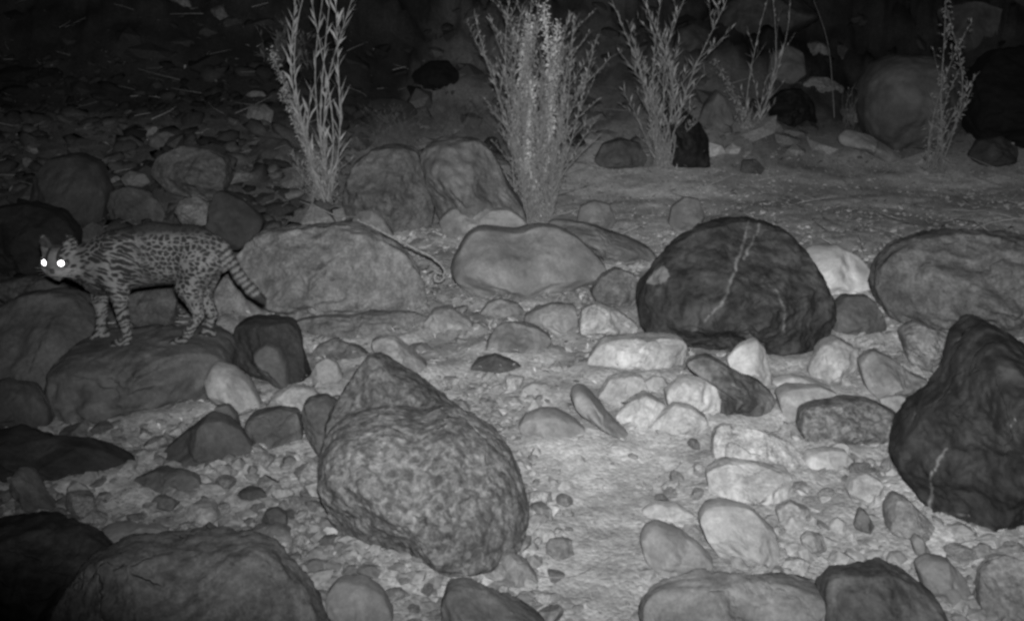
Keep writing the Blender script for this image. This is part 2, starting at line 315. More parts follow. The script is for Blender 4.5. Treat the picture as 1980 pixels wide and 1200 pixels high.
ROCKS = [
# --- the three great boulders and their neighbours
('boulder', 'large rounded boulder in the middle foreground with a mottled speckled face', .105, 'mottled',
 [(619,878),(634,838),(662,812),(700,806),(760,798),(815,812),(860,800),(905,812),(935,832),(962,850),(990,885),(1007,920),(1024,985),(1014,1040),(995,1066),(937,1094),(867,1096),(790,1092),(715,1084),(672,1054),(642,1000),(628,950),(618,910)], dict(D=.5, back=.42, rough=.045, sub=7, facets=1, n=2.3)),
('boulder', 'grey rough boulder with a peaked top, half hidden behind the mottled boulder in the middle', .068, 'mottled',
 [(636,800),(650,778),(672,742),(700,704),(722,682),(738,692),(752,712),(797,729),(840,757),(892,794),(920,824),(950,870),(920,960),(780,980),(660,930),(630,850)], dict(D=.42, n=2.4, yb=1000, facets=5, rough=.06, seed=9)),
('rock', 'upright rounded dark rock leaning against the left shoulder of the mottled boulder', .075, 'plain',
 [(583,800),(590,775),(605,766),(630,765),(650,778),(660,810),(655,850),(640,890),(622,880),(600,850),(588,825)], dict(D=.5, yb=905)),
('boulder', 'big round nearly black boulder crossed by a pale mineral vein', .027, 'dark',
 [(1231,578),(1238,547),(1269,502),(1300,467),(1349,440),(1411,428),(1456,427),(1509,442),(1540,462),(1558,489),(1584,529),(1607,573),(1607,596),(1593,649),(1580,684),(1527,691),(1487,689),(1440,685),(1384,675),(1322,664),(1251,653),(1236,613)],
 dict(D=.5, sub=7, facets=9, yb=700, veins=[[(1450,424),(1440,450),(1432,485),(1420,524),(1405,565),(1393,591),(1365,618),(1336,640)], [(1468,430),(1450,480),(1440,500)], [(1500,560),(1518,600),(1515,640)]])),
('boulder', 'tall black boulder at the right edge with a thin pale vein low down', .016, 'dark',
 [(1887,622),(1909,624),(1980,667),(2060,710),(2140,780),(2165,900),(2120,1010),(1980,1050),(1891,1047),(1842,1028),(1812,998),(1787,973),(1747,924),(1730,884),(1753,831),(1767,800),(1784,769),(1802,747),(1829,716),(1838,676),(1860,640)],
 dict(D=.5, sub=7, facets=9, n=2.3, veins=[[(1829,866),(1815,885),(1800,925),(1797,990)], [(1797,992),(1871,995)], [(1965,800),(1950,840)]])),
('stone', 'smooth white stone tucked behind the round black boulder', .46, 'smooth',
 [(1540,500),(1558,483),(1580,475),(1620,474),(1660,495),(1685,525),(1687,555),(1655,577),(1610,582),(1570,570)], dict(facets=3, n=2.1)),
('rock', 'squat dark grey rock below the white stone beside the round black boulder', .09, 'plain',
 [(1606,595),(1635,572),(1680,573),(1700,598),(1715,635),(1692,654),(1640,655),(1606,642)], dict(n=3)),
('rock', 'long dark rock lying aslant in front of the round black boulder', .085, 'dark',
 [(1322,707),(1340,691),(1367,687),(1407,707),(1456,729),(1500,769),(1491,787),(1469,822),(1429,813),(1389,798),(1392,769),(1380,745),(1349,724)], dict(n=3, facets=9, cut=.72)),
('rock', 'pale blocky rock, squared right end, at the left foot of the round black boulder', .29, 'plain',
 [(1132,712),(1144,684),(1167,658),(1233,651),(1290,652),(1318,655),(1329,668),(1322,702),(1298,730),(1250,722),(1158,722)], dict(n=3.4, facets=9, cut=.7)),
('stone', 'pale pointed stone standing upright between the black boulder and the long dark rock', .320, 'smooth',
 [(1405,690),(1429,667),(1460,651),(1478,671),(1487,711),(1492,755),(1450,750),(1410,715)], dict(n=2.6, facets=6)),
('rock', 'pale rounded block under the left end of the long dark rock', .296, 'plain',
 [(1285,752),(1313,724),(1353,728),(1387,747),(1398,773),(1389,798),(1362,815),(1318,805),(1290,785)], dict(n=2.8)),
('rock', 'pale angular rock with a steep left slope, front left of the long dark rock', .280, 'plain',
 [(1187,806),(1216,778),(1247,760),(1269,770),(1292,785),(1280,818),(1250,835),(1215,825)], dict(n=3, facets=9)),
('rock', 'grey-ended pale rock lying in front of the rounded pale block', .248, 'plain',
 [(1256,828),(1280,800),(1305,782),(1340,788),(1364,804),(1372,827),(1362,853),(1322,850),(1280,842)], dict(n=2.8)),
('stone', 'small round grey stone above the angular pale rock', .216, 'smooth', [(1244,740),(1262,726),(1282,728),(1293,744),(1284,762),(1255,762)], {}),
('rock', 'broad low pale rock left of the small round grey stone', .304, 'plain', [(1155,765),(1178,732),(1215,722),(1243,728),(1254,758),(1222,785),(1185,792)], dict(n=2.8)),
('stone', 'long finger shaped grey stone lying aslant in the pale sand', .19, 'smooth',
 [(1102,762),(1108,750),(1122,746),(1136,756),(1153,778),(1189,809),(1224,845),(1228,860),(1195,846),(1144,812),(1112,785)], dict(D=.6, n=2.2)),
('rock', 'flat pale grey rock sunk in the sand left of the finger shaped stone', .22, 'smooth',
 [(1001,822),(1015,800),(1045,788),(1075,792),(1112,812),(1145,842),(1105,856),(1050,858),(1010,845)], dict(n=2.3)),
('rock', 'pale grey slab leaning at the right foot of the round black boulder', .224, 'plain',
 [(1560,712),(1589,664),(1616,651),(1647,667),(1664,689),(1651,716),(1618,746),(1570,738)], dict(n=3, facets=9)),
('stone', 'thin white slab lying flat below the right side of the round black boulder', .344, 'smooth',
 [(1488,735),(1530,727),(1570,735),(1618,752),(1590,762),(1510,755)], dict(n=2.6)),
('rock', 'grey wedge of rock between the long dark rock and the speckled oval rock', .192, 'smooth',
 [(1500,760),(1522,747),(1589,749),(1624,764),(1600,800),(1570,830),(1540,830),(1513,805)], dict(n=3)),
('rock', 'dark oval rock with light speckles left of the tall black boulder', .105, 'mottled',
 [(1542,827),(1546,800),(1562,782),(1624,772),(1691,778),(1736,800),(1750,822),(1731,849),(1678,872),(1611,869),(1552,851)], dict(n=2.8)),
('rock', 'grey angular rock with a sharp left corner above the speckled oval rock', .20, 'plain',
 [(1663,705),(1675,688),(1691,678),(1731,698),(1776,733),(1804,738),(1795,760),(1767,785),(1710,785),(1675,750)], dict(n=3, facets=10, cut=.72)),
('rock', 'pale rock behind the neck of the tall black boulder', .192, 'rough', [(1740,640),(1775,622),(1840,648),(1845,700),(1805,735),(1760,700)], dict(n=2.8)),
('rock', 'low pale rock wedged beside the waist of the tall black boulder', .240, 'smooth', [(1700,770),(1740,762),(1785,775),(1770,815),(1742,835),(1712,805)], {}),
('rock', 'broad pale ledge rock with a dark right corner below the grey-ended rock', .272, 'rough',
 [(1380,842),(1392,826),(1430,822),(1475,831),(1535,862),(1562,898),(1545,922),(1480,930),(1405,915),(1378,880)], dict(n=3, facets=11, cut=.68)),
('rock', 'pale flat topped block under the broad ledge rock', .280, 'plain',
 [(1366,915),(1400,896),(1470,900),(1526,910),(1534,965),(1520,985),(1450,985),(1376,975)], dict(n=3.4, facets=8, cut=.7)),
('boulder', 'oval pale boulder half sunk in the gravel in the right foreground', .235, 'smooth',
 [(1236,1040),(1248,1018),(1270,1011),(1317,1030),(1356,1057),(1380,1082),(1368,1112),(1322,1124),(1277,1110),(1246,1078)], dict(n=2.2, facets=5)),
('boulder', 'larger smooth pale boulder just right of the sunken oval one', .25, 'smooth',
 [(1350,1000),(1362,978),(1396,971),(1455,986),(1495,1018),(1507,1067),(1487,1098),(1436,1100),(1396,1080),(1362,1035)], dict(n=2.3, facets=5)),
('stone', 'low pale stone above the sunken oval boulder', .272, 'smooth', [(1238,990),(1265,972),(1310,975),(1345,995),(1335,1012),(1270,1010)], {}),
('boulder', 'wide flat grey boulder along the bottom edge, left of the dark domed one', .15, 'plain',
 [(1240,1165),(1262,1135),(1322,1122),(1421,1113),(1520,1127),(1600,1150),(1620,1220),(1560,1290),(1350,1300),(1240,1240)], dict(n=2.6, D=.45)),
('boulder', 'dark domed boulder cut by the bottom edge of the picture', .06, 'dark',
 [(1589,1125),(1606,1107),(1644,1101),(1708,1094),(1757,1112),(1802,1146),(1827,1186),(1830,1240),(1780,1300),(1640,1310),(1585,1250),(1586,1180)], dict(n=2.8)),
('rock', 'smooth grey rock behind the right shoulder of the dark domed boulder', .18, 'smooth',
 [(1770,1090),(1795,1076),(1832,1082),(1861,1112),(1878,1146),(1863,1172),(1815,1175),(1785,1140)], dict(n=2.3)),
('stone', 'small grey finger of stone pointing up behind the smooth grey rock', .16, 'smooth', [(1762,1045),(1770,1033),(1782,1038),(1797,1062),(1806,1086),(1785,1092),(1768,1068)], {}),
('stone', 'small dark upright stone alone among pale gravel at lower right', .075, 'plain', [(1650,1012),(1655,995),(1664,981),(1676,990),(1690,1015),(1699,1036),(1682,1043),(1660,1036)], {}),
('rock', 'flat grey slab at the bottom right corner', .21, 'rough', [(1890,1100),(1920,1075),(1985,1062),(2040,1110),(2020,1210),(1940,1220),(1895,1175)], dict(n=3)),
('rock', 'pale squarish rock left of the tall black boulder, among small slabs', .272, 'plain', [(1636,945),(1648,922),(1675,916),(1703,929),(1710,968),(1690,990),(1652,976)], dict(n=3)),
('rock', 'pale low slab beneath the speckled oval rock', .296, 'smooth', [(1552,890),(1562,874),(1600,868),(1638,872),(1634,905),(1600,915),(1565,910)], dict(n=3)),
('rock', 'pale grey rock hugging the lower left side of the tall black boulder', .216, 'rough', [(1712,985),(1728,955),(1755,965),(1800,1010),(1830,1045),(1800,1062),(1745,1045),(1715,1020)], {}),
('stone', 'little round grey stone left of the grey finger of stone', .19, 'smooth', [(1713,1085),(1722,1069),(1742,1066),(1756,1080),(1748,1095),(1722,1097)], {}),
('stone', 'small brownish-grey stone between the pale boulders and the dark upright stone', .192, 'plain', [(1548,1040),(1565,1028),(1590,1034),(1598,1060),(1580,1078),(1555,1068)], {}),
('stone', 'small grey triangular stone left of the dark upright stone', .192, 'plain', [(1603,1015),(1618,1000),(1634,1008),(1638,1035),(1610,1040)], {}),
('rock', 'flat pale slab right of the larger smooth pale boulder', .248, 'rough', [(1500,985),(1530,970),(1565,985),(1570,1012),(1535,1022),(1505,1010)], dict(n=3)),
# --- middle ground
('boulder', 'wide smooth grey boulder in the middle with a hooked left shoulder', .185, 'smooth',
 [(870,520),(876,500),(888,474),(905,450),(925,440),(952,443),(994,448),(1040,436),(1075,438),(1113,455),(1155,493),(1178,523),(1142,548),(1100,568),(1028,589),(952,590),(918,567),(882,540)], dict(D=.5, n=2.6, facets=6)),
('boulder', 'very long pale grey boulder with rough flaking skin behind the cat\'s tail', .155, 'rough',
 [(392,600),(415,560),(445,515),(464,485),(485,460),(510,447),(570,440),(655,434),(705,438),(761,468),(795,502),(820,545),(830,590),(790,615),(697,622),(612,628),(527,630),(430,628)], dict(D=.36, n=2.7, rough=.035, yb=635)),
('rock', 'dark shelf of rock under the long pale boulder', .12, 'rough',
 [(560,620),(620,612),(700,606),(790,600),(835,615),(830,645),(740,655),(640,662),(575,655)], dict(n=2.8, D=.4)),
('rock', 'black hunched rock just right of the stone block under the cat', .024, 'plain',
 [(448,655),(458,628),(480,616),(520,613),(560,618),(580,640),(590,680),(607,748),(575,752),(530,735),(490,720),(450,700)], dict(n=2.8, D=.5, facets=6)),
('stone', 'small grey stone resting against the front of the black hunched rock', .085, 'smooth', [(490,680),(515,662),(540,672),(556,700),(562,748),(535,750),(505,722)], dict(yb=765)),
('stone', 'pale rounded stone right of the black hunched rock', .224, 'smooth', [(602,722),(612,700),(632,692),(652,702),(664,728),(645,757),(612,755)], {}),
('rock', 'dark narrow wedge of rock above the pale rounded stone', .13, 'rough', [(598,690),(615,668),(645,655),(690,668),(720,690),(690,705),(650,698),(610,705)], {}),
('stone', 'white tipped stone at the right end of the block under the cat', .240, 'smooth', [(396,730),(415,700),(450,712),(485,745),(505,785),(488,812),(445,805),(410,770)], dict(n=2.5)),
('rock', 'fan shaped pale slab above the left shoulder of the mottled boulder', .21, 'plain', [(512,790),(530,760),(565,745),(605,752),(625,775),(590,800),(545,812)], dict(n=2.4, yb=822)),
('rock', 'grey slab pointing down towards the peak of the mottled boulder', .19, 'plain', [(716,660),(735,650),(763,650),(792,676),(826,705),(832,735),(800,722),(760,705),(730,685)], dict(n=2.6)),
('rock', 'low grey slab left of the two rocks in the middle gravel', .19, 'plain', [(818,625),(838,598),(870,592),(912,622),(918,645),(870,650),(830,648)], dict(n=2.8)),
('rock', 'domed grey rock with a dark edge in the middle gravel, upper one of three', .17, 'plain', [(926,606),(943,584),(968,578),(1000,586),(1014,600),(1002,614),(964,620)], {}),
('rock', 'brown-grey blunt rock in the middle gravel, middle one of three', .14, 'plain', [(936,682),(945,652),(960,628),(981,620),(1036,632),(1069,655),(1052,682),(1007,695),(960,695)], dict(n=2.8)),
('stone', 'dark flat stone with a thin right tip, lowest of three in the middle gravel', .065, 'plain', [(908,712),(922,694),(958,685),(990,697),(1013,712),(975,724),(926,728)], dict(n=2.3)),
('rock', 'grey rock half buried below the wide smooth boulder', .18, 'plain', [(1012,612),(1035,595),(1068,586),(1112,590),(1120,625),(1105,652),(1060,652),(1020,632)], {}),
('stone', 'small grey stone barely above the pale sand right of the mottled boulder\'s peak', .22, 'smooth', [(1008,752),(1030,740),(1058,742),(1067,757),(1050,770),(1015,768)], {}),
('rock', 'dark rough rock between the smooth grey boulder and the round black boulder', .12, 'rough', [(1140,560),(1160,535),(1190,518),(1225,530),(1240,560),(1228,598),(1190,602),(1155,590)], dict(n=2.7)),
('rock', 'long grey rock running from the bushy plant towards the round black boulder', .135, 'plain',
 [(1050,432),(1075,424),(1142,434),(1200,455),(1250,475),(1275,500),(1240,518),(1180,510),(1130,480),(1075,455)], dict(D=.4)),
('rock', 'pale crusted rock under the dark rough one', .264, 'rough', [(1118,640),(1125,600),(1150,585),(1195,600),(1235,630),(1225,655),(1165,662)], dict(yb=668)),
('boulder', 'dark brown boulder with cracked top left of the pale one behind the long boulder', .115, 'rough',
 [(664,400),(668,360),(685,315),(725,287),(769,280),(806,290),(824,348),(840,400),(836,440),(790,462),(720,458),(675,435)], dict(D=.5, n=2.8, facets=9)),
('boulder', 'tall domed grey boulder with a paler foot left of the bushy plant', .15, 'plain',
 [(812,300),(830,275),(850,267),(923,268),(950,290),(966,320),(989,367),(1011,396),(1020,440),(950,460),(880,462),(848,420),(828,360)], dict(D=.5, n=2.5, seed=123)),
('rock', 'pale flat rock at the foot of the tall domed boulder', .24, 'smooth', [(848,425),(870,402),(920,395),(985,402),(1018,428),(1005,447),(940,445),(895,470),(858,455)], dict(D=.45)),
('rock', 'smooth light rock lying between the long pale boulder and the cracked boulder', .22, 'smooth', [(680,425),(695,408),(720,405),(745,425),(765,460),(740,465),(700,445)], dict(yb=470)),
('rock', 'pale egg shaped rock in the gravel right of the bushy plant', .200, 'smooth', [(1115,425),(1122,398),(1148,387),(1178,395),(1192,425),(1180,447),(1130,447)], {}),
('rock', 'grey rock in the gravel behind the round black boulder', .19, 'smooth', [(1292,430),(1298,400),(1325,380),(1352,385),(1362,415),(1350,448),(1305,450)], {}),
('boulder', 'broad gravel crusted boulder at the right edge above the tall black one', .095, 'rough',
 [(1690,560),(1700,505),(1740,472),(1800,456),(1900,450),(1990,462),(2080,520),(2080,620),(2000,670),(1900,665),(1800,650),(1725,620)], dict(D=.5, n=2.4, rough=.045)),
('stone', 'thin upright splinter of pale stone right of the squat dark grey rock', .240, 'smooth', [(1715,600),(1718,545),(1724,517),(1730,545),(1729,600),(1722,625)], dict(D=.5)),
# --- left foreground
('rock', 'dark pyramid shaped rock with a black left face', .062, 'smooth',
 [(290,900),(320,868),(360,834),(402,803),(428,812),(460,838),(487,876),(462,898),(396,917),(350,908)], dict(n=3, facets=4, cut=.62, D=.55)),
('stone', 'dark round-topped stone peeping over the back of the pyramid rock', .085, 'smooth', [(405,810),(418,785),(440,782),(458,802),(466,835),(450,850),(420,840)], dict(yb=855)),
('rock', 'dark squared rock between the pyramid rock and the mottled boulder', .075, 'plain', [(475,822),(480,806),(500,797),(540,791),(575,796),(583,820),(585,848),(563,868),(533,873),(496,860)], dict(n=3.2)),
('boulder', 'long low black rock at the left edge', .022, 'plain',
 [(-60,850),(0,840),(25,831),(50,838),(90,846),(167,853),(225,878),(268,908),(260,922),(217,935),(179,943),(104,935),(25,931),(-60,925)], dict(n=2.6, D=.5)),
('rock', 'dark grey flat rock just below the pyramid rock', .08, 'plain', [(244,948),(264,922),(304,904),(354,904),(384,920),(392,948),(354,964),(300,963)], dict(n=2.8)),
('rock', 'narrow grey rock slanting down at the left edge under the long black rock', .10, 'plain', [(22,945),(30,908),(48,908),(78,948),(127,1002),(90,1000),(50,985)], dict(n=2.5)),
('stone', 'small dark triangular stone above the big bottom-left boulder', .06, 'plain', [(378,1046),(388,1021),(404,1009),(421,1028),(431,1048),(404,1054)], dict(n=2.8)),
('stone', 'small dark arched stone near the middle of the left gravel', .06, 'plain', [(455,965),(462,950),(480,942),(505,948),(526,968),(495,978)], {}),
('stone', 'dark stone sitting on top of a wider grey one in the left gravel', .065, 'plain', [(506,1003),(514,986),(534,981),(554,993),(557,1013),(532,1022),(508,1016)], dict(yb=1040)),
('rock', 'wider grey stone under a small dark one in the left gravel', .13, 'plain', [(452,1050),(490,1022),(535,1010),(562,1026),(566,1048),(520,1058)], {}),
('stone', 'small dark rounded stone left of the mottled boulder\'s foot', .08, 'plain', [(612,1052),(624,1039),(646,1036),(668,1054),(669,1076),(642,1083),(617,1072)], dict(n=2.8)),
('rock', 'smooth long pale stone above the bottom-left boulder', .200, 'smooth', [(184,1030),(205,1018),(250,1014),(305,1020),(342,1038),(335,1060),(270,1065),(210,1055)], dict(n=2.3)),
('boulder', 'big grey brown boulder filling the bottom left of the picture', .095, 'rough',
 [(120,1150),(165,1090),(225,1062),(258,1054),(308,1060),(417,1058),(500,1053),(533,1066),(558,1096),(579,1125),(598,1158),(622,1200),(640,1270),(560,1340),(300,1360),(120,1320),(90,1220)], dict(D=.5, n=2.6, rough=.035)),
('boulder', 'black domed boulder in the bottom left corner beside the grey brown one', .028, 'dark',
 [(-90,1060),(-40,1025),(0,1018),(62,1014),(133,1017),(188,1032),(225,1056),(215,1120),(170,1200),(60,1260),(-80,1230)], dict(D=.5, n=2.6, yb=1240)),
('rock', 'grey rock low in the gravel below the mottled boulder', .155, 'smooth', [(575,1098),(605,1083),(652,1087),(700,1106),(660,1122),(600,1118)], {}),
('rock', 'rounded grey rock at the bottom edge between the two foreground boulders', .20, 'smooth', [(630,1150),(650,1124),(703,1122),(741,1150),(762,1190),(740,1235),(680,1235),(640,1200)], dict(n=2.6)),
('rock', 'dark rock at bottom edge with a long low right side', .085, 'plain', [(853,1165),(866,1136),(895,1131),(937,1145),(965,1162),(1010,1184),(1060,1212),(1040,1262),(930,1280),(855,1250)], dict(n=2.7)),
('rock', 'dark lump of rock pressed under the right foot of the mottled boulder', .08, 'rough', [(880,1072),(905,1050),(950,1040),(998,1036),(1012,1050),(985,1080),(940,1095),(890,1098)], dict(yb=1112)),
('rock', 'grey broken rock by the lower right side of the mottled boulder', .17, 'plain', [(958,1108),(968,1075),(985,1068),(1020,1090),(1042,1120),(1025,1140),(985,1125)], {}),
# --- the block the cat stands on and what lies round it
('boulder', 'dark domed boulder at the left edge under the cat\'s head', .05, 'plain',
 [(-40,650),(5,590),(40,569),(110,563),(152,570),(185,612),(215,660),(228,720),(220,790),(150,815),(60,810),(-20,770)], dict(D=.45, n=2.4, yb=790, back=1.25)),
('boulder', 'broad grey boulder with a flat top on which the cat walks', .078, 'plain',
 [(120,690),(150,664),(220,657),(300,652),(380,655),(432,668),(448,700),(432,755),(402,795),(300,815),(200,808),(140,780),(115,730)], dict(D=.62, n=4.0, yb=815, facets=3, cut=.9, back=.62)),
('rock', 'flat grey slab below the cat\'s hind paws at the right end of the broad boulder', .10, 'smooth', [(340,655),(370,632),(420,628),(452,645),(455,672),(420,682),(365,680)], dict(yb=735, D=.6)),
('rock', 'dark rock sunk at the left edge below the domed boulder', .05, 'plain', [(-40,760),(10,730),(60,745),(95,790),(100,820),(40,838),(-30,835)], dict(yb=840)),
('rock', 'grey rock seen beneath the belly of the cat', .075, 'rough', [(240,600),(250,560),(285,543),(320,545),(342,575),(345,640),(300,660),(250,650)], dict(yb=640)),
('rock', 'black angular rock behind the rump of the cat', .030, 'smooth', [(398,455),(405,400),(418,368),(435,372),(470,388),(512,425),(500,458),(470,480),(425,485)], dict(yb=590, D=.4)),
('rock', 'black rock mass in the shade behind the head of the cat', .012, 'plain', [(-30,430),(0,398),(60,392),(120,410),(150,450),(150,500),(100,530),(0,530),(-40,500)], dict(yb=560)),
('stone', 'small pale tuft-like crusty stone above the back of the cat', .15, 'rough', [(338,408),(350,385),(380,380),(405,395),(402,432),(380,440),(350,430)], dict(yb=520)),
('rock', 'low grey stone at the left edge in front of the cat\'s chin', .06, 'rough', [(-20,560),(0,540),(50,535),(110,540),(130,562),(100,580),(20,590)], dict(yb=640)),
# --- back slope
('boulder', 'dim grey boulder on the slope above the back of the cat', .10, 'rough', [(285,340),(300,305),(345,284),(400,288),(438,308),(445,350),(425,385),(380,392),(320,370)], dict(n=3.4, facets=9, cut=.66, yb=440)),
('boulder', 'dim domed boulder high behind the head of the cat', .042, 'smooth', [(60,400),(70,340),(100,305),(150,295),(195,315),(215,370),(200,430),(140,450),(80,440)], dict(yb=455)),
('stone', 'small pale stone left of the dim grey boulder on the slope', .15, 'smooth', [(232,345),(250,330),(280,335),(292,352),(275,362),(245,360)], dict(yb=400)),
('rock', 'dim blunt rock above the back of the cat, below the small pale stone', .07, 'plain', [(205,400),(215,370),(245,360),(285,372),(310,395),(330,430),(290,445),(225,440)], dict(n=3.4, facets=9, cut=.66, yb=450)),
('stone', 'grey squarish stone on the slope left of the tall leafy stems', .11, 'plain', [(476,225),(482,205),(510,200),(530,215),(525,238),(492,242)], dict(n=3)),
('rock', 'low grey rock left of the foot of the tall leafy stems', .07, 'plain', [(495,285),(520,268),(555,270),(572,295),(560,325),(515,325)], {}),
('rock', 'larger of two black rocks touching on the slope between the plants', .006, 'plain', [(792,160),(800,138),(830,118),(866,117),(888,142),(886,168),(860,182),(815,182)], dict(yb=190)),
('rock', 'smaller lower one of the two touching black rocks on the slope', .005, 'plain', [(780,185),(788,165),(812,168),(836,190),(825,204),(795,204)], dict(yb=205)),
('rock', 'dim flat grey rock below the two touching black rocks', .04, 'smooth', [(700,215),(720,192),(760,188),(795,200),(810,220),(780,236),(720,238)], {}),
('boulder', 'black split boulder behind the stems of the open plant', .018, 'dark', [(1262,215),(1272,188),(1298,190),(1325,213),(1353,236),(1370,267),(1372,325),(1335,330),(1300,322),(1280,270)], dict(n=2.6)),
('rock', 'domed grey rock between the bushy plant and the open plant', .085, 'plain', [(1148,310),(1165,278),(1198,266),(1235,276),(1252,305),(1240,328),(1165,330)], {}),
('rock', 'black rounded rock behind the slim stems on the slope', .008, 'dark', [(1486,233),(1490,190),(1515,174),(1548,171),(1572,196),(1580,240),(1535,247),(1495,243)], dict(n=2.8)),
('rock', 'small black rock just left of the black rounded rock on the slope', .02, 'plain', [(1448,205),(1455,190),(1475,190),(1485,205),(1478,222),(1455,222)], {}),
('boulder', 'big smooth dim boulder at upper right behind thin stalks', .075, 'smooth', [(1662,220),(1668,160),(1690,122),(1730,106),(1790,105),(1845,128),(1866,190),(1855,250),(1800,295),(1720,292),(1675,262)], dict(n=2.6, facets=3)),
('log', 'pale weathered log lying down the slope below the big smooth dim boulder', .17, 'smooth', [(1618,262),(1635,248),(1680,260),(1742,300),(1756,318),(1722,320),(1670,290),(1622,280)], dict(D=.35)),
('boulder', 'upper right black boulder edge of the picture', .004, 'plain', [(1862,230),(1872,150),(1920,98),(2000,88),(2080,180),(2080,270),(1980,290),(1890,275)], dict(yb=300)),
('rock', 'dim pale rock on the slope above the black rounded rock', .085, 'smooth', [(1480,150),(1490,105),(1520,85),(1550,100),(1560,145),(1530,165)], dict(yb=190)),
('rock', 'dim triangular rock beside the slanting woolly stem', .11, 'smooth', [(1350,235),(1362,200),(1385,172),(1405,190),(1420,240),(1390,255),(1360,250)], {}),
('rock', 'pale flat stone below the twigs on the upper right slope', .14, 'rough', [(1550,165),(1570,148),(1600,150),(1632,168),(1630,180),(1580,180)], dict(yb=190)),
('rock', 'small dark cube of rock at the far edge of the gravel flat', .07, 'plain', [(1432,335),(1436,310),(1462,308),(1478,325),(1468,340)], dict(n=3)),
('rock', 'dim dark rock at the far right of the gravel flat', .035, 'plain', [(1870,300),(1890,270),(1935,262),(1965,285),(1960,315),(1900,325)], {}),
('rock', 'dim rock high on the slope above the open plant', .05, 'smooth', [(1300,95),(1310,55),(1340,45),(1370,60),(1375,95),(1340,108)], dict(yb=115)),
]
GROUPS = {}
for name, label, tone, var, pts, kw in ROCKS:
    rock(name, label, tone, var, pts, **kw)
BERM += [q for q in FOOT if q[1] < 7.5]
build_ground()

# ---------------------------------------------------------------- loose stones: scattered individuals
RS = np.random.RandomState(11); rng = random.Random(5)
def blocked(x, y, r, pad=.0):
    for (cx, cy, rx, ry) in FOOT:
        if ((x - cx) / (rx + r + pad)) ** 2 + ((y - cy) / (ry + r + pad)) ** 2 < 1.12: return True
    return False
PROTO = {}
def pebble_mesh(seed, var, tone):
    key = (seed, var, tone)
    if key in PROTO: return PROTO[key]
    V, Fc = ico(4); U = V.copy(); r = random.Random(seed)
    for _ in range(13):
        m = np.array([r.gauss(0, 1) for _ in range(3)]); m /= np.linalg.norm(m)
        dd = U @ m; U -= (np.maximum(0, dd - r.uniform(.5, .85)) * .97)[:, None] * m[None]
    U *= (1 + .10 * fbm(U, 1.5, 3, seed))[:, None] * np.array([1, r.uniform(.65, .95), r.uniform(.45, .8)])
    me_o = mesh_obj('stone', U, Fc, rock_mat(var, tone)); me = me_o.data; bpy.data.objects.remove(me_o)
    PROTO[key] = me; return me
def scatter(count, box, rmin, rmax, tones, label, group, name='cobble', cat='cobble', sink=.35, fan=None, variants=('plain', 'smooth', 'rough')):
    made = 0; tries = 0
    while made < count and tries < count * 60:
        tries += 1
        if fan:                                     # spread over what the lens could see of that stretch
            y = rng.uniform(box[2], box[3]); x = rng.uniform(box[0], box[1]) * (.47 * y)
        else: x = rng.uniform(box[0], box[1]); y = rng.uniform(box[2], box[3])
        r = rmin + (rmax - rmin) * rng.random() ** 2.2
        if blocked(x, y, r * .6): continue
        me = pebble_mesh(rng.randint(1, 9), rng.choice(variants), rng.choice(tones))
        o = bpy.data.objects.new(name, me); COL.objects.link(o)
        o.location = (x, y, float(height(x, y)) + r * (.5 - sink) + .006)
        o.rotation_euler = (rng.uniform(-.4, .4), rng.uniform(-.4, .4), rng.uniform(0, 6.28)); k = rng.uniform(.85, 1.25)
        o.scale = (r * k, r, r)
        tag(o, label, cat, group); FOOT.append((x, y, r * .8, r * .7)); made += 1; LOOSE.append((o, x, y, r, me.materials[0].name))
scatter(78, (-1.05, -.32, 2.7, 4.3), .03, .085, (.10, .14, .19, .24), 'loose cobble in the gravel between the two dark boulders of the left foreground', 'cobbles of the left foreground gravel', fan=1)
scatter(34, (-.30, .12, 2.5, 3.4), .02, .06, (.14, .2, .26), 'loose cobble near the foot of the mottled boulder', 'cobbles round the mottled boulder', fan=1)
scatter(46, (.30, 1.02, 2.7, 3.9), .03, .075, (.18, .24, .29), 'loose pale cobble among the pale rocks of the right foreground', 'pale cobbles of the right foreground', fan=1)
scatter(40, (-.3, .3, 4.4, 6.2), .025, .07, (.16, .22, .3), 'loose cobble in the middle gravel', 'cobbles of the middle gravel', fan=1)
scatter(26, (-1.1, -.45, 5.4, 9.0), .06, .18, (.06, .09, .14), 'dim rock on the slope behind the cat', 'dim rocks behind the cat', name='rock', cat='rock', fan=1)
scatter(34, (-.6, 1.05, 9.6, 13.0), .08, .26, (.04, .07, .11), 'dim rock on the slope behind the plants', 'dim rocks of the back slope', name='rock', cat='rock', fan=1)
scatter(34, (-1.1, 1.05, 13, 19), .2, .65, (.03, .045, .07), 'dim boulder high on the dark back slope', 'dim boulders high on the back slope', name='boulder', cat='boulder', fan=1, variants=('smooth', 'plain'))

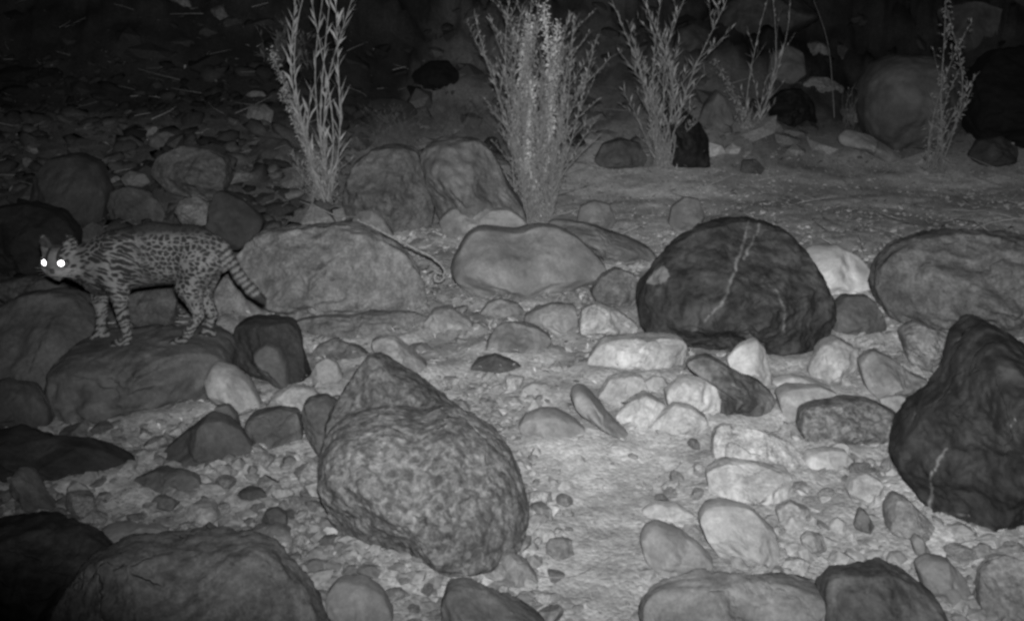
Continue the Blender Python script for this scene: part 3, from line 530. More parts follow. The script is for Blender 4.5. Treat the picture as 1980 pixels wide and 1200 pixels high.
# every loose stone gets a label of its own: look, side, the traced rock beside it, rank from it
NICK = {'large rounded boulder in the middle': 'big mottled boulder', 'upright rounded dark rock': 'upright dark shoulder rock', 'big round nearly black': 'round black veined boulder',
 'tall black boulder': 'tall black boulder', 'dark oval rock': 'speckled oval rock', 'long dark rock': 'long slanting dark rock', 'long finger': 'long finger shaped stone', 'flat pale grey rock sunk': 'flat rock sunk in sand',
 'oval pale boulder': 'oval pale sunken boulder', 'larger smooth pale': 'larger smooth pale boulder', 'dark domed boulder cut': 'dark dome at bottom edge', 'wide flat grey boulder': 'wide flat bottom boulder',
 'small dark upright stone': 'small dark upright stone', 'flat grey slab at the bottom': 'bottom right corner slab', 'wide smooth grey boulder': 'wide smooth grey boulder', 'very long pale': 'very long pale boulder',
 'black hunched': 'black hunched rock', 'brown-grey blunt': 'brown-grey blunt rock', 'dark flat stone with': 'tipped dark flat stone', 'pale egg': 'pale egg shaped rock', 'dark pyramid': 'pyramid shaped rock',
 'dark squared': 'dark squared rock', 'long low black': 'long low black rock', 'dark grey flat rock just': 'flat rock below the pyramid', 'narrow grey rock slanting': 'narrow slanting edge rock', 'small dark triangular': 'small dark triangular stone',
 'small dark arched': 'small dark arched stone', 'wider grey stone': 'wider stacked grey stone', 'small dark rounded stone left': 'small dark rounded stone', 'smooth long pale': 'smooth long pale stone', 'big grey brown': 'big grey brown boulder',
 'grey rock low': 'low rock under mottled boulder', 'rounded grey rock at the bottom': 'rounded rock at bottom edge', 'dark rock at the bottom': 'dark rock at bottom edge', 'grey broken': 'grey broken rock', 'pale low slab': 'pale low slab',
 'pale squarish': 'pale squarish rock', 'domed grey rock with': 'domed grey gravel rock', 'low grey slab left': 'low grey slab', 'black split': 'black split boulder', 'black rounded': 'black rounded rock', 'larger of two': 'two touching black rocks',
 'big smooth dim': 'big smooth dim boulder', 'black boulder at the upper': 'upper right black boulder', 'grey squarish': 'grey squarish stone', 'dim grey boulder': 'dim grey slope boulder', 'dim domed boulder': 'dim domed boulder', 'broad gravel': 'gravel crusted boulder',
 'dim pale rock on': 'dim pale rock', 'dim rock high': 'high dim rock', 'grey rock in the gravel behind': 'grey rock behind round boulder', 'tall domed': 'tall domed grey boulder', 'dark brown boulder': 'cracked dark boulder'}
def name_loose():
    refs = [(n_, x, y, w) for lab, x, y, w in REFS for k_, n_ in NICK.items() if lab.startswith(k_)]
    px = lambda x, y: (x / y * 1000, 1600 / y)
    got = {}
    for o, x, y, r, mn in LOOSE:
        u, v = px(x, y); best = min(refs, key=lambda q: math.hypot(max(0, abs(u - px(q[1], q[2])[0]) - q[3] / q[2] * 1000), (v - px(q[1], q[2])[1]) * 1.3))
        bu, bv = px(best[1], best[2]); du, dv = u - bu, (bv - v) * 1.3
        side = ('left of' if du < 0 else 'right of') if abs(du) > abs(dv) else ('behind' if dv > 0 else 'in front of')
        t = int(mn.split('_')[-1].split('.')[0]); tone = 'dark' if t < 110 else 'grey' if t < 210 else 'pale'
        got.setdefault((tone, side, best[0]), []).append((math.hypot(du, dv), o))
    ranks = ['nearest', 'second', 'third', 'fourth', 'fifth', 'sixth', 'seventh', 'eighth', 'ninth', 'tenth', 'eleventh', 'twelfth']
    for (tone, side, ref), L in got.items():
        L.sort(key=lambda q: q[0])
        for i, (d_, o) in enumerate(L):
            kind = 'loose %s %s' % (tone, o['category'])
            o['label'] = '%s %s the %s' % (kind, side, ref) if len(L) == 1 else '%s %s the %s, %s out from it' % (kind, side, ref, ranks[i] if i < 12 else str(i + 1) + 'th')
name_loose()

# gravel: past counting, one object
def gravel(name, n, yr, xr, rmin, rmax, lo, hi, flat=.6, sub=1, seed=3, dens=None):
    R = np.random.RandomState(seed); V, Fc = ico(sub); nv = len(V)
    y = yr[0] + (yr[1] - yr[0]) * R.rand(n) ** 1.25; x = (xr[0] + (xr[1] - xr[0]) * R.rand(n)) * (.47 * y)
    if dens is not None:
        keep = R.rand(n) < dens(x, y); x = x[keep]; y = y[keep]; n = len(x)
    r = rmin + (rmax - rmin) * R.rand(n) ** 3
    sc = np.stack([r * R.uniform(.8, 1.4, n), r * R.uniform(.7, 1.1, n), r * R.uniform(flat * .6, flat * 1.3, n)], 1)
    a = R.rand(n) * 6.283; ca, sa = np.cos(a), np.sin(a); tl = R.uniform(-.5, .5, n)
    P = V[None] * (1 + .5 * (R.rand(n, nv, 1) - .5)); P = P * sc[:, None]
    X = P[..., 0] * ca[:, None] - P[..., 1] * sa[:, None]; Y = P[..., 0] * sa[:, None] + P[..., 1] * ca[:, None]
    Z = P[..., 2] + X * tl[:, None]
    P = np.stack([X + x[:, None], Y + y[:, None], Z + (height(x, y) + r * .02 + .004)[:, None]], -1)
    Fa = (Fc[None] + (np.arange(n) * nv)[:, None, None]).reshape(-1, 3)
    t = R.uniform(lo, hi, n) * soil_flash_tone(x, y) / .44  # stones follow the ground tone, with its painted-in flash reach
    o = mesh_obj(name, P.reshape(-1, 3), Fa, plain_mat('gravel_stone', 1.0, .25, 60, .9, attr='stone_tone'), attrs={'stone_tone': np.repeat(t, nv)}, smooth=sub > 1)
    lab = {3: 'fine loose gravel covering the creek bed from the foreground to the middle', 14: 'coarser gravel of the left foreground', 15: 'coarser gravel of the right foreground',
           16: 'broken rubble strewn over the dark back slope', 17: 'dim broken rubble on the ground behind the cat', 8: 'pale gravel on the flat stretch before the plants'}[seed]
    tag(o, lab, 'rubble' if seed in (16, 17) else 'gravel', kind='stuff'); return o
gravel('gravel', 17000, (2.1, 7.5), (-1.12, 1.12), .005, .032, .17, .36, sub=1,
       dens=lambda x, y: .12 + .85 * ss(.30, -.25, x) + .5 * ss(4.2, 5.5, y) + .5 * ss(1.0, 1.5, x))
gravel('gravel', 2000, (2.2, 4.3), (-1.1, .05), .014, .045, .15, .32, sub=1, seed=14)
gravel('gravel', 700, (2.4, 4.2), (.45, 1.1), .015, .045, .20, .34, sub=1, seed=15)
gravel('rubble', 1500, (5.9, 10.5), (-1.15, -.28), .02, .12, .05, .30, sub=2, seed=17, dens=lambda x, y: ss(-.55, -.9, x / y * 5.5))
gravel('rubble', 1900, (6.4, 17), (-1.15, 1.1), .03, .20, .10, .34, sub=1, seed=16, dens=lambda x, y: .9 * ss(-.2, -1.2, x) * ss(9.6, 8.5, y) + ss(9.3, 10.2, y))
gravel('gravel', 16000, (5.6, 12.0), (-1.0, 1.1), .006, .024, .12, .27, sub=1, seed=8)

# dry leaf litter, also one object
def litter(n, yr, seed, lmin, lmax, lo, hi, xr=(-1.1, 1.1)):
    R = np.random.RandomState(seed); y = yr[0] + (yr[1] - yr[0]) * R.rand(n); x = (xr[0] + (xr[1] - xr[0]) * R.rand(n)) * (.47 * y)
    L = R.uniform(lmin, lmax, n); w = L * R.uniform(.12, .35, n); a = R.rand(n) * 3.14; ti = R.uniform(-.5, .6, n)
    d = np.stack([np.cos(a) * np.cos(ti), np.sin(a) * np.cos(ti), np.sin(ti)], 1); s = np.stack([-np.sin(a), np.cos(a), R.uniform(-.4, .4, n)], 1)
    c = np.stack([x, y, height(x, y) + .022 + R.rand(n) * .012], 1)
    bend = np.stack([np.zeros(n), np.zeros(n), L * .15], 1)
    q = [c - d * L[:, None] * .5, c + s * w[:, None] * .5 + bend, c + d * L[:, None] * .5, c - s * w[:, None] * .5 + bend]
    P = np.stack(q, 1).reshape(-1, 3); Fa = np.arange(n * 4).reshape(-1, 4)
    o = mesh_obj('leaf_litter', P, Fa, plain_mat('dry_litter', 1.0, .25, 50, .9, attr='stone_tone'), attrs={'stone_tone': np.repeat(R.uniform(lo, hi, n), 4)})
    tag(o, 'dry fallen leaves and twig scraps lying over the stony ground', 'leaf litter', kind='stuff')
litter(2400, (5.5, 12), 4, .02, .07, .16, .34)
litter(1200, (3.9, 6), 6, .015, .045, .3, .6, (-.7, .35))

# ---------------------------------------------------------------- tubes and plants
def tube_arrays(path, radii, seg=5):
    path = np.array(path, float); m = len(path); T = np.gradient(path, axis=0); T /= np.linalg.norm(T, axis=1)[:, None] + 1e-9
    ref = np.array([0.3, 1, .2]) if abs(T[0] @ np.array([0.3, 1, .2])) < .9 else np.array([1, 0, 0.])
    Nn = np.cross(T, ref); Nn /= np.linalg.norm(Nn, axis=1)[:, None] + 1e-9; B = np.cross(T, Nn)
    a = np.arange(seg) / seg * 2 * math.pi
    P = path[:, None] + (Nn[:, None] * np.cos(a)[None, :, None] + B[:, None] * np.sin(a)[None, :, None]) * np.array(radii)[:, None, None]
    Fa = []
    for i in range(m - 1):
        for j in range(seg):
            k = (j + 1) % seg; Fa.append((i * seg + j, i * seg + k, (i + 1) * seg + k, (i + 1) * seg + j))
    return P.reshape(-1, 3), np.array(Fa)
class Acc:
    def __init__(s): s.v = []; s.f = []; s.n = 0; s.t = []
    def add(s, P, Fa, t=1.0):
        s.v.append(P); s.f.append(Fa + s.n); s.n += len(P); s.t.append(np.full(len(P), t))
    def build(s, name, mat, parent, smooth=True):
        return mesh_obj(name, np.concatenate(s.v), np.concatenate(s.f), mat, parent, smooth, attrs={'leaf_tone': np.concatenate(s.t)})
def leaf(acc, p, d, L, w, rnd, t, droop=.25):
    d = d / np.linalg.norm(d); s = np.cross(d, np.array([rnd.uniform(-.5, .5), rnd.uniform(-.5, .5), 1])); s /= np.linalg.norm(s) + 1e-9
    n_ = np.cross(s, d); dr = np.array([0, 0, -L * droop])
    P = np.array([p, p + d * L * .4 + s * w * .5 + n_ * w * .2, p + d * L + dr, p + d * L * .4 - s * w * .5 + n_ * w * .2])
    acc.add(P, np.array([[0, 1, 2, 3]]), t)
def plant(name, label, base_px, stems, leafL, leafW, tone, gap=.02, seed=1, spread=.05, woolly=0, stem_r=.006, group=None, cat='plant', leaf_up=.75, bare=.12, twigs=0, leaf_from=0.05, z0=None):
    """stems: list of (tip px, tip py, depth offset at the tip, leaf density)"""
    rnd = random.Random(seed); g, zc = at(*base_px)
    if z0: zc = z0; g = CAM + ray(*base_px) * zc
    root = bpy.data.objects.new(name, None); COL.objects.link(root); root.location = g; tag(root, label, cat, group)
    S = Acc(); Lf = Acc(); s = zc / F
    for (tx, ty, dy, dens) in stems:
        dx = (tx - base_px[0]) * s; dz = (base_px[1] - ty) * s / math.cos(PITCH) ; dz -= dy * .12
        H = math.hypot(dx, dz); b0 = np.array([rnd.uniform(-spread, spread), rnd.uniform(-spread, spread), -.02])
        tip = np.array([dx, dy, dz]); m = 14; path = []
        bow = np.array([dx, dy, 0]) * -.22 + np.array([rnd.uniform(-.10, .10) * H, rnd.uniform(-.10, .10) * H, 0]); ph = rnd.uniform(0, 6)
        for i in range(m):
            t = i / (m - 1); p = b0 * (1 - t) + tip * t + bow * math.sin(math.pi * t) + np.array([math.sin(t * 9 + ph), math.cos(t * 8 + ph), 0]) * .006 * H
            path.append(p)
        path = np.array(path); r0 = stem_r * (.6 + .5 * H); rad = [r0 * (1 - .72 * i / (m - 1)) for i in range(m)]
        S.add(*tube_arrays(path, rad))
        def along(path, dens, Lk=1.0, frm=leaf_from):
            seg = np.linalg.norm(np.diff(path, axis=0), axis=1); tot = seg.sum(); k = int(tot / gap * dens)
            cum = np.concatenate([[0], np.cumsum(seg)])
            for j in range(k):
                q = (frm + (1 - frm) * (j + rnd.random()) / k) * tot; i = min(len(seg) - 1, int(np.searchsorted(cum, q) - 1)); i = max(i, 0)
                f = (q - cum[i]) / seg[i]; p = path[i] * (1 - f) + path[i + 1] * f; T = (path[i + 1] - path[i]) / seg[i]
                a = rnd.uniform(0, 6.283); side = np.array([math.cos(a), math.sin(a), 0]); d = T * leaf_up + side * (1.1 - leaf_up) + np.array([0, 0, .1])
                L = leafL * rnd.uniform(.5, 1.2) * Lk * (1.05 - .35 * q / tot)
                leaf(Lf, p, d, L, leafW * rnd.uniform(.6, 1.2), rnd, rnd.uniform(.5, 1.3), rnd.uniform(-.1, .35))
        along(path, dens)
        for _ in range(int(twigs * H)):
            i = rnd.randint(3, m - 3); a = rnd.uniform(0, 6.283); T = path[i + 1] - path[i]; T /= np.linalg.norm(T)
            d = T * .8 + np.array([math.cos(a) * .6, math.sin(a) * .6, 0]); ln = rnd.uniform(.08, .24) * H * .8
            tp = np.array([path[i] + d * ln * u + T * ln * .25 * u * u for u in np.linspace(0, 1, 6)])
            S.add(*tube_arrays(tp, np.linspace(rad[i] * .6, rad[i] * .25, 6), 4)); along(tp, dens, .8, .1)
        for _ in range(int(woolly * H)):
            q = rnd.random() * (m - 1.01); i = int(q); p = path[i] * (1 - q + i) + path[i + 1] * (q - i)
            d = np.array([rnd.gauss(0, 1), rnd.gauss(0, 1), rnd.gauss(.3, .8)]); leaf(Lf, p + d * .012, d, leafL * rnd.uniform(.25, .6), leafW * rnd.uniform(.8, 1.6), rnd, rnd.uniform(.8, 1.35))
    S.build('stems', plain_mat('plant_stem_%d' % int(tone * 100), tone * .8, .25, 40), root)
    Lf.build('foliage', plain_mat('plant_leaf_%d' % int(tone * 100), tone, .2, 30, .8, attr='leaf_tone'), root, smooth=False)
    return root
R_ = random.Random
# tall leafy stems on the left
plant('leafy_plant', 'tall plant with long stems and narrow upright leaves, leftmost of the plants', (632, 405),
      [(590, 20, 0, .9), (655, -10, .1, .8), (700, 10, 0, .9), (640, -40, .2, .25), (668, -60, .25, .3), (625, -60, .15, .2), (598, -30, .2, .3), (612, 190, -.05, .8)],
      .19, .018, .34, gap=.026, seed=2, spread=.04, stem_r=.0055, leaf_up=.72)
plant('woolly_plant', 'woolly flowering stem curving left at the foot of the tall leafy plant', (622, 400),
      [(541, 115, 0, 1), (560, 190, -.05, 1), (575, 235, .05, 1), (592, 275, 0, 1)], .05, .013, .27, gap=.012, seed=3, spread=.03, woolly=500, leaf_up=.4)
plant('low_shrub', 'short twiggy shrub around the base of the tall leafy plant', (628, 402), [(R_(i).uniform(545, 690), R_(i + 50).uniform(270, 370), R_(i + 9).uniform(-.15, .1), 1) for i in range(22)],
      .06, .011, .25, gap=.015, seed=5, spread=.07, twigs=5, leaf_up=.6)
# bushy plant in the centre
rb = random.Random(21)
stems = []
for i in range(34):
    a = max(-.40, min(.40, rb.gauss(0, .27))); top = rb.uniform(.45, 1.0); stems.append((1040 + math.tan(a) * 290 * top, 425 - 400 * top * math.cos(a * .8), rb.uniform(-.3, .3), rb.uniform(.7, 1.1)))
stems += [(985, 15, 0, .8), (1045, 60, 0, .9), (1100, 50, .1, .9), (1172, 130, -.1, .8), (930, 115, .05, .8), (1012, 35, .1, .9)]
plant('bushy_plant', 'dense pale bushy plant with many feathery stems in the centre of the picture', (1035, 428), stems, .080, .008, .27, gap=.015, seed=7, spread=.12, woolly=30, twigs=5, stem_r=.0045, leaf_up=.62)
plant('low_shrub', 'pale leafy skirt of low side shoots round the bushy plant', (1036, 427), [(R_(i + 11).uniform(925, 1165), R_(i + 61).uniform(190, 370), R_(i + 9).uniform(-.2, .2), .9) for i in range(34)],
      .07, .010, .27, gap=.018, seed=28, spread=.1, twigs=3, leaf_up=.55)
plant('woolly_plant', 'thick woolly pale stems rising through the middle of the bushy plant', (1040, 425),
      [(1022, 60, -.1, 1), (1048, 40, -.12, 1), (1075, 70, -.1, 1), (1030, 170, -.15, 1), (1010, 130, -.1, 1)], .045, .012, .55, gap=.011, seed=8, spread=.06, woolly=700, leaf_up=.3)
# open plant
plant('leafy_plant', 'open spreading plant with long forked stems in front of the black split boulder', (1282, 322),
      [(1395, 0, -.1, .7), (1335, -30, .1, .7), (1275, -20, .1, .7), (1215, -10, 0, .8), (1175, 20, .1, .8), (1190, 110, 0, .8), (1240, 40, -.1, .8), (1300, 30, .1, .7), (1380, 95, -.1, .6), (1225, 150, 0, .8), (1260, 90, .1, .8), (1210, 60, .15, .8), (1350, 150, -.1, .5), (1200, 180, 0, .7), (1340, 235, -.1, .5), (1290, 130, 0, .8), (1245, 200, 0, .8)],
      .15, .016, .29, gap=.028, seed=12, spread=.06, twigs=5, stem_r=.006, leaf_up=.66)
plant('low_shrub', 'short pale twigs round the foot of the open spreading plant', (1285, 324), [(R_(i + 3).uniform(1215, 1350), R_(i + 70).uniform(225, 300), R_(i + 9).uniform(-.15, .1), 1) for i in range(18)],
      .07, .011, .28, gap=.02, seed=15, spread=.1, twigs=4, leaf_up=.6)
# slim stems
plant('leafy_plant', 'group of slim straight stems in front of the black rounded rock on the slope', (1458, 262),
      [(1470, -20, 0, .35), (1490, -30, .1, .35), (1515, -20, .1, .3), (1500, 120, .05, .6), (1440, 130, 0, .6), (1480, 150, 0, .6), (1428, 180, 0, .8), (1495, 200, 0, .8)], .13, .017, .27, gap=.03, seed=17, spread=.1, stem_r=.005, twigs=2)
plant('woolly_plant', 'woolly pale stem slanting up left beside the slim straight stems', (1450, 265), [(1372, 125, 0, 1), (1400, 180, 0, 1), (1425, 210, 0, 1)], .06, .015, .26, gap=.016, seed=18, spread=.06, woolly=230, leaf_up=.4)
plant('bare_stalk', 'single bare stalk leaning left on the upper right slope', (1612, 235), [(1545, -10, 0, .12)], .05, .01, .16, seed=19, spread=.01, stem_r=.005, gap=.05)
plant('dry_shrub', 'small dry shrub left of the big smooth dim boulder', (1640, 255), [(R_(i + 5).uniform(1615, 1680), R_(i + 90).uniform(150, 220), R_(i).uniform(-.1, .1), .7) for i in range(10)], .06, .010, .10, seed=20, gap=.03, spread=.06)
plant('leafy_plant', 'thin stalks with a woolly side stem, rightmost plant, before the big smooth dim boulder', (1808, 328),
      [(1795, 30, 0, .3), (1800, -20, .1, .25), (1850, 60, 0, .5), (1868, 155, 0, 1.2), (1840, 130, 0, .6), (1785, 190, 0, .6), (1820, 220, 0, .9), (1860, 180, 0, 1.2), (1795, 240, 0, .8)], .09, .016, .20, seed=23, gap=.024, spread=.08, woolly=50, twigs=2)
plant('grass_tuft', 'fine pale grass tuft behind the cracked dark boulder', (765, 290), [(R_(i + 2).uniform(690, 840), R_(i + 40).uniform(205, 262), R_(i).uniform(-.25, .15), .6) for i in range(120)], .05, .004, .17, seed=24, gap=.03, spread=.28, stem_r=.003, cat='grass tuft')
plant('grass_tuft', 'dim grass tuft at the right of the dim flat grey rock', (900, 245), [(R_(i + 2).uniform(840, 960), R_(i + 40).uniform(190, 232), R_(i).uniform(-.25, .15), .6) for i in range(60)], .05, .005, .12, seed=25, gap=.03, spread=.3, stem_r=.003, cat='grass tuft')
plant('low_shrub', 'low scraggly shrub at the left of the slope above the grey squarish stone', (560, 130), [(R_(i + 2).uniform(480, 610), R_(i + 40).uniform(35, 110), R_(i).uniform(-.3, .3), .9) for i in range(26)], .10, .025, .10, seed=26, gap=.04, spread=.25, twigs=4)

def twig_scatter():
    A = Acc(); rnd = random.Random(77)
    for i in range(620):
        y = rnd.uniform(5.0, 12); x = rnd.uniform(-1, 1.05) * .47 * y
        if rnd.random() < .25: y = rnd.uniform(2.6, 5); x = rnd.uniform(-1, 1) * .47 * y
        L = rnd.uniform(.05, .16) * (1 if y < 5 else 2.2); a = rnd.uniform(0, 6.28); b = a + rnd.uniform(-1, 1); up = rnd.uniform(-.05, .45 if y > 6 else .1)
        P = []
        for u in np.linspace(0, 1, 5):
            aa = a + (b - a) * u; P.append((x + L * u * math.cos(aa), y + L * u * math.sin(aa), float(height(x, y)) + .018 + L * u * up))
        A.add(*tube_arrays(P, np.linspace(.0022, .001, 5) * (1 if y < 5 else 1.7), 3), rnd.uniform(.5, 1.4))
    o = mesh_obj('dry_twigs', np.concatenate(A.v), np.concatenate(A.f), plain_mat('twig_litter', .30, .2, 60, .9, attr='leaf_tone'), attrs={'leaf_tone': np.concatenate(A.t)})
    tag(o, 'thin dry twigs lying about the creek bed and round the plants', 'twigs', kind='stuff')
twig_scatter()

# curled dry vine in the middle
bpy.context.view_layer.update()
def rest(px, off):
    """the surface point that carries a thing seen at this pixel"""
    dg = bpy.context.evaluated_depsgraph_get(); out = []
    for x, y in px:
        d = Vector(ray(x, y)).normalized(); hit, loc, n_, i_, ob, m_ = SC.ray_cast(dg, Vector(CAM), d)
        out.append(np.array(loc + n_ * off))
    return out
def vine():
    px = [(690, 436), (725, 452), (760, 468), (795, 478), (825, 490), (850, 508), (861, 525), (856, 542), (843, 545), (838, 534), (846, 526), (853, 531)]
    P = np.array(rest(px, .030)); z2 = (P[2] - CAM) @ FWD          # its far end arches clear of the boulder, curled up
    for i in range(3, len(px)): P[i] = CAM + ray(*px[i]) * (z2 + .02 * (i - 2)); base = P[0].copy(); tt = np.linspace(0, len(P) - 1, 60); Q = np.stack([np.interp(tt, np.arange(len(P)), P[:, k]) for k in range(3)], 1)
    for _ in range(3): Q[1:-1] = (Q[:-2] + Q[1:-1] * 2 + Q[2:]) / 4
    Q[1:] += np.random.RandomState(2).normal(0, .0022, Q[1:].shape)
    A, Fa = tube_arrays(Q - base, np.interp(np.linspace(0, 1, 60), [0, .5, .75, 1], [.005, .006, .009, .007]), 7)
    o = mesh_obj('dry_vine', A, Fa, plain_mat('vine_bark', .22, .3, 90)); o.location = base
    tag(o, 'dry vine with a curled end lying over the right end of the long pale boulder', 'vine')
vine()
def twig(label, pxs, z0, z1, r=.004, tone=.3):
    P = np.array(rest(pxs, .03)); b = P[0].copy()
    A, Fa = tube_arrays(P - b, np.linspace(r, r * .5, len(P)), 6)
    o = mesh_obj('twig', A, Fa, plain_mat('twig_bark_%d' % int(tone * 100), tone, .3, 90)); o.location = b; tag(o, label, 'twig')
twig('pale dry twig lying across the foot of the tall leafy plant', [(585, 397), (620, 408), (660, 420), (700, 424)], 6.7, 6.5, .006)

# ---------------------------------------------------------------- the ocelot
K = 489.0; SP, CP = math.sin(math.radians(17)), math.cos(math.radians(17))
CATO, _z = None, None
d0 = ray(235, 668); d0 = d0 / d0[1]; CATO = CAM + d0 * 4.38      # paws' ground point
CATO = np.array(CATO) + np.array([.028, 0, .010])
def C(px, py, w=0.0):
    return np.array([((px - 990) * (1 + w * .97 / 4.62) + 755) / K, w, ((668 - py) / K - w * SP) / CP])
def build_cat():
    prim = []   # (a, ra, b, rb, k)
    def cone(a, ra, b, rb, k=.02): prim.append((np.array(a), ra, np.array(b), rb, k))
    NW, FW = -.055, .065      # near / far side
    # trunk
    cone(C(205, 516), .098, C(250, 503), .094, .03); cone(C(250, 503), .094, C(310, 494), .096, .03)
    cone(C(310, 494), .096, C(378, 496), .094, .03); cone(C(378, 494), .094, C(412, 500), .070, .03)
    cone(C(222, 482), .055, C(300, 470), .055, .04); cone(C(300, 470), .055, C(375, 474), .055, .04)
    cone(C(195, 540), .07, C(230, 535), .065, .03)
    cone(C(232, 524), .078, C(330, 516), .074, .03); cone(C(222, 500, -.03), .07, C(214, 530, -.04), .055, .02)
    # neck
    cone(C(200, 510), .080, C(160, 516, -.01), .058, .03); cone(C(160, 516, -.01), .064, C(126, 512, -.01), .052, .03)
    # head, turned to the camera
    hc = C(122, 508, -.03)
    Fd = np.array([-.14, -.97, -.13]); Fd /= np.linalg.norm(Fd)
    Rd = np.cross(Fd, [0, 0, 1.0]); Rd /= np.linalg.norm(Rd); Rd = Rd * (1 if Rd[0] > 0 else -1); Ud = np.cross(Rd, Fd); Ud *= (1 if Ud[2] > 0 else -1)
    def Hh(r, f, u): return hc + Rd * r + Fd * f + Ud * u
    cone(hc, .062, Hh(0, .015, -.002), .058, .02)
    cone(Hh(-.034, .018, -.022), .034, Hh(.034, .018, -.022), .034, .02)
    cone(Hh(0, .03, .006), .030, Hh(0, .060, -.018), .018, .014)       # nose bridge
    cone(Hh(-.012, .058, -.034), .017, Hh(.012, .058, -.034), .017, .010) # muzzle pads
    cone(Hh(0, .045, -.052), .018, Hh(0, .052, -.050), .014, .010)     # chin
    for s in (-1, 1):
        cone(Hh(.038 * s, .006, .038), .026, Hh(.052 * s, .002, .072), .019, .008)
        cone(Hh(.052 * s, .002, .072), .019, Hh(.053 * s, .002, .088), .011, .006)
        cone(Hh(.030 * s, .040, .016), .018, Hh(.024 * s, .044, .016), .018, .008)
    ear_cut = [Hh(.053 * s, .030, .072) for s in (-1, 1)]
    # front legs
    cone(C(212, 528, NW), .056, C(226, 575, NW - .01), .033, .02); cone(C(226, 575, NW - .01), .031, C(231, 618, NW - .01), .023, .012)
    cone(C(231, 618, NW - .01), .022, C(236, 655, NW - .012), .019, .008)
    cone(C(200, 535, FW - .01), .052, C(187, 580, FW), .031, .02); cone(C(187, 580, FW), .029, C(189, 615, FW), .021, .012)
    cone(C(189, 615, FW), .021, C(180, 642, FW), .018, .008)
    # hind legs
    cone(C(388, 510, NW + .01), .078, C(364, 565, NW - .01), .046, .03); cone(C(364, 562, NW - .01), .045, C(378, 612, NW), .021, .014)
    cone(C(378, 612, NW), .020, C(352, 650, NW), .018, .008)
    cone(C(395, 512, FW - .01), .072, C(384, 565, FW), .040, .03); cone(C(384, 565, FW), .038, C(404, 610, FW), .020, .014)
    cone(C(404, 610, FW), .019, C(390, 642, FW), .017, .008)
    paws = []
    def paw(px, w):
        p = C(px, 668, 0); p[1] = w; p[2] = .016; paws.append(p)
        a = p.copy(); b = p + np.array([-.030, -.006, -.001]); cone(a + [0.004, 0, .006], .020, b, .018, .008)
        for j, o in enumerate((-.020, -.007, .007, .020)):
            q = b + np.array([-.012 + abs(o) * .25, o, -.006]); cone(q, .0095, q + [-.006, 0, -.001], .0085, .004)
    paw(237, NW - .014); paw(178, FW); paw(348, NW); paw(388, FW)
    # tail
    tp = [C(418, 480, 0), C(432, 488, -.01), C(447, 513, -.02), C(462, 541, -.03), C(482, 565, -.04), C(501, 583, -.04)]
    tr = [.038, .027, .021, .021, .021, .016]
    for i in range(5): cone(tp[i], tr[i], tp[i + 1], tr[i + 1], .012)
    # ---- signed distance on a grid, surface nets
    h = .0058; lo = np.array([-.42, -.20, -.012]); hi = np.array([.60, .18, .56]); n = np.ceil((hi - lo) / h).astype(int)
    ax = [lo[i] + h * np.arange(n[i]) for i in range(3)]; G = np.stack(np.meshgrid(*ax, indexing='ij'), -1).astype(np.float32)
    D = np.full(G.shape[:3], 9.0, np.float32)
    for a, ra, b, rb, k in prim:
        m = max(ra, rb) + .05; l = np.minimum(a, b) - m; u = np.maximum(a, b) + m
        i0 = np.clip(((l - lo) / h).astype(int), 0, n); i1 = np.clip(((u - lo) / h).astype(int) + 1, 0, n)
        sl = tuple(slice(i0[j], i1[j]) for j in range(3)); g = G[sl]; e = b - a
        t = np.clip(((g - a) @ e) / (e @ e + 1e-12), 0, 1); d = np.linalg.norm(g - a - t[..., None] * e, axis=-1) - (ra + (rb - ra) * t)
        o = D[sl]; hh = np.maximum(k - np.abs(o - d), 0) / k; D[sl] = np.minimum(o, d) - hh * hh * k * .25
    for c in ear_cut:
        d = np.linalg.norm(G - c, axis=-1) - .022; D = np.maximum(D, -d)
    ins = D < 0
    cell = np.zeros(tuple(n - 1), int)
    for dx in (0, 1):
        for dy in (0, 1):
            for dz in (0, 1): cell += ins[dx:n[0] - 1 + dx, dy:n[1] - 1 + dy, dz:n[2] - 1 + dz]
    act = (cell > 0) & (cell < 8); ids = -np.ones(act.shape, int); ci = np.argwhere(act); ids[act] = np.arange(len(ci))
    S = np.zeros((len(ci), 3)); cnt = np.zeros(len(ci)); cor = [(x, y, z) for x in (0, 1) for y in (0, 1) for z in (0, 1)]
    for p in cor:
        for q in cor:
            if sum(abs(p[i] - q[i]) for i in range(3)) == 1 and p < q:
                dp = D[ci[:, 0] + p[0], ci[:, 1] + p[1], ci[:, 2] + p[2]]; dq = D[ci[:, 0] + q[0], ci[:, 1] + q[1], ci[:, 2] + q[2]]
                m = (dp < 0) != (dq < 0); t = np.where(m, dp / (dp - dq + 1e-12), 0)
                S += np.where(m[:, None], np.array(p) + t[:, None] * (np.array(q) - np.array(p)), 0); cnt += m
    Vv = lo + (ci + S / cnt[:, None]) * h
    Fs = []
    for axn in range(3):
        o1, o2 = [(1, 2), (2, 0), (0, 1)][axn]
        A = ins; sh = [slice(None)] * 3; sh2 = [slice(None)] * 3; sh[axn] = slice(0, -1); sh2[axn] = slice(1, None)
        a_, b_ = A[tuple(sh)], A[tuple(sh2)]; E = np.argwhere(a_ != b_); flip = a_[tuple(E.T)]
        ok = np.all(E > 0, 1) & (E[:, o1] < n[o1] - 1) & (E[:, o2] < n[o2] - 1); E = E[ok]; flip = flip[ok]
        def cid(d1, d2):
            e = E.copy(); e[:, o1] -= d1; e[:, o2] -= d2; return ids[e[:, 0], e[:, 1], e[:, 2]]
        q = np.stack([cid(1, 1), cid(0, 1), cid(0, 0), cid(1, 0)], 1); q[~flip] = q[~flip][:, ::-1]; Fs.append(q)
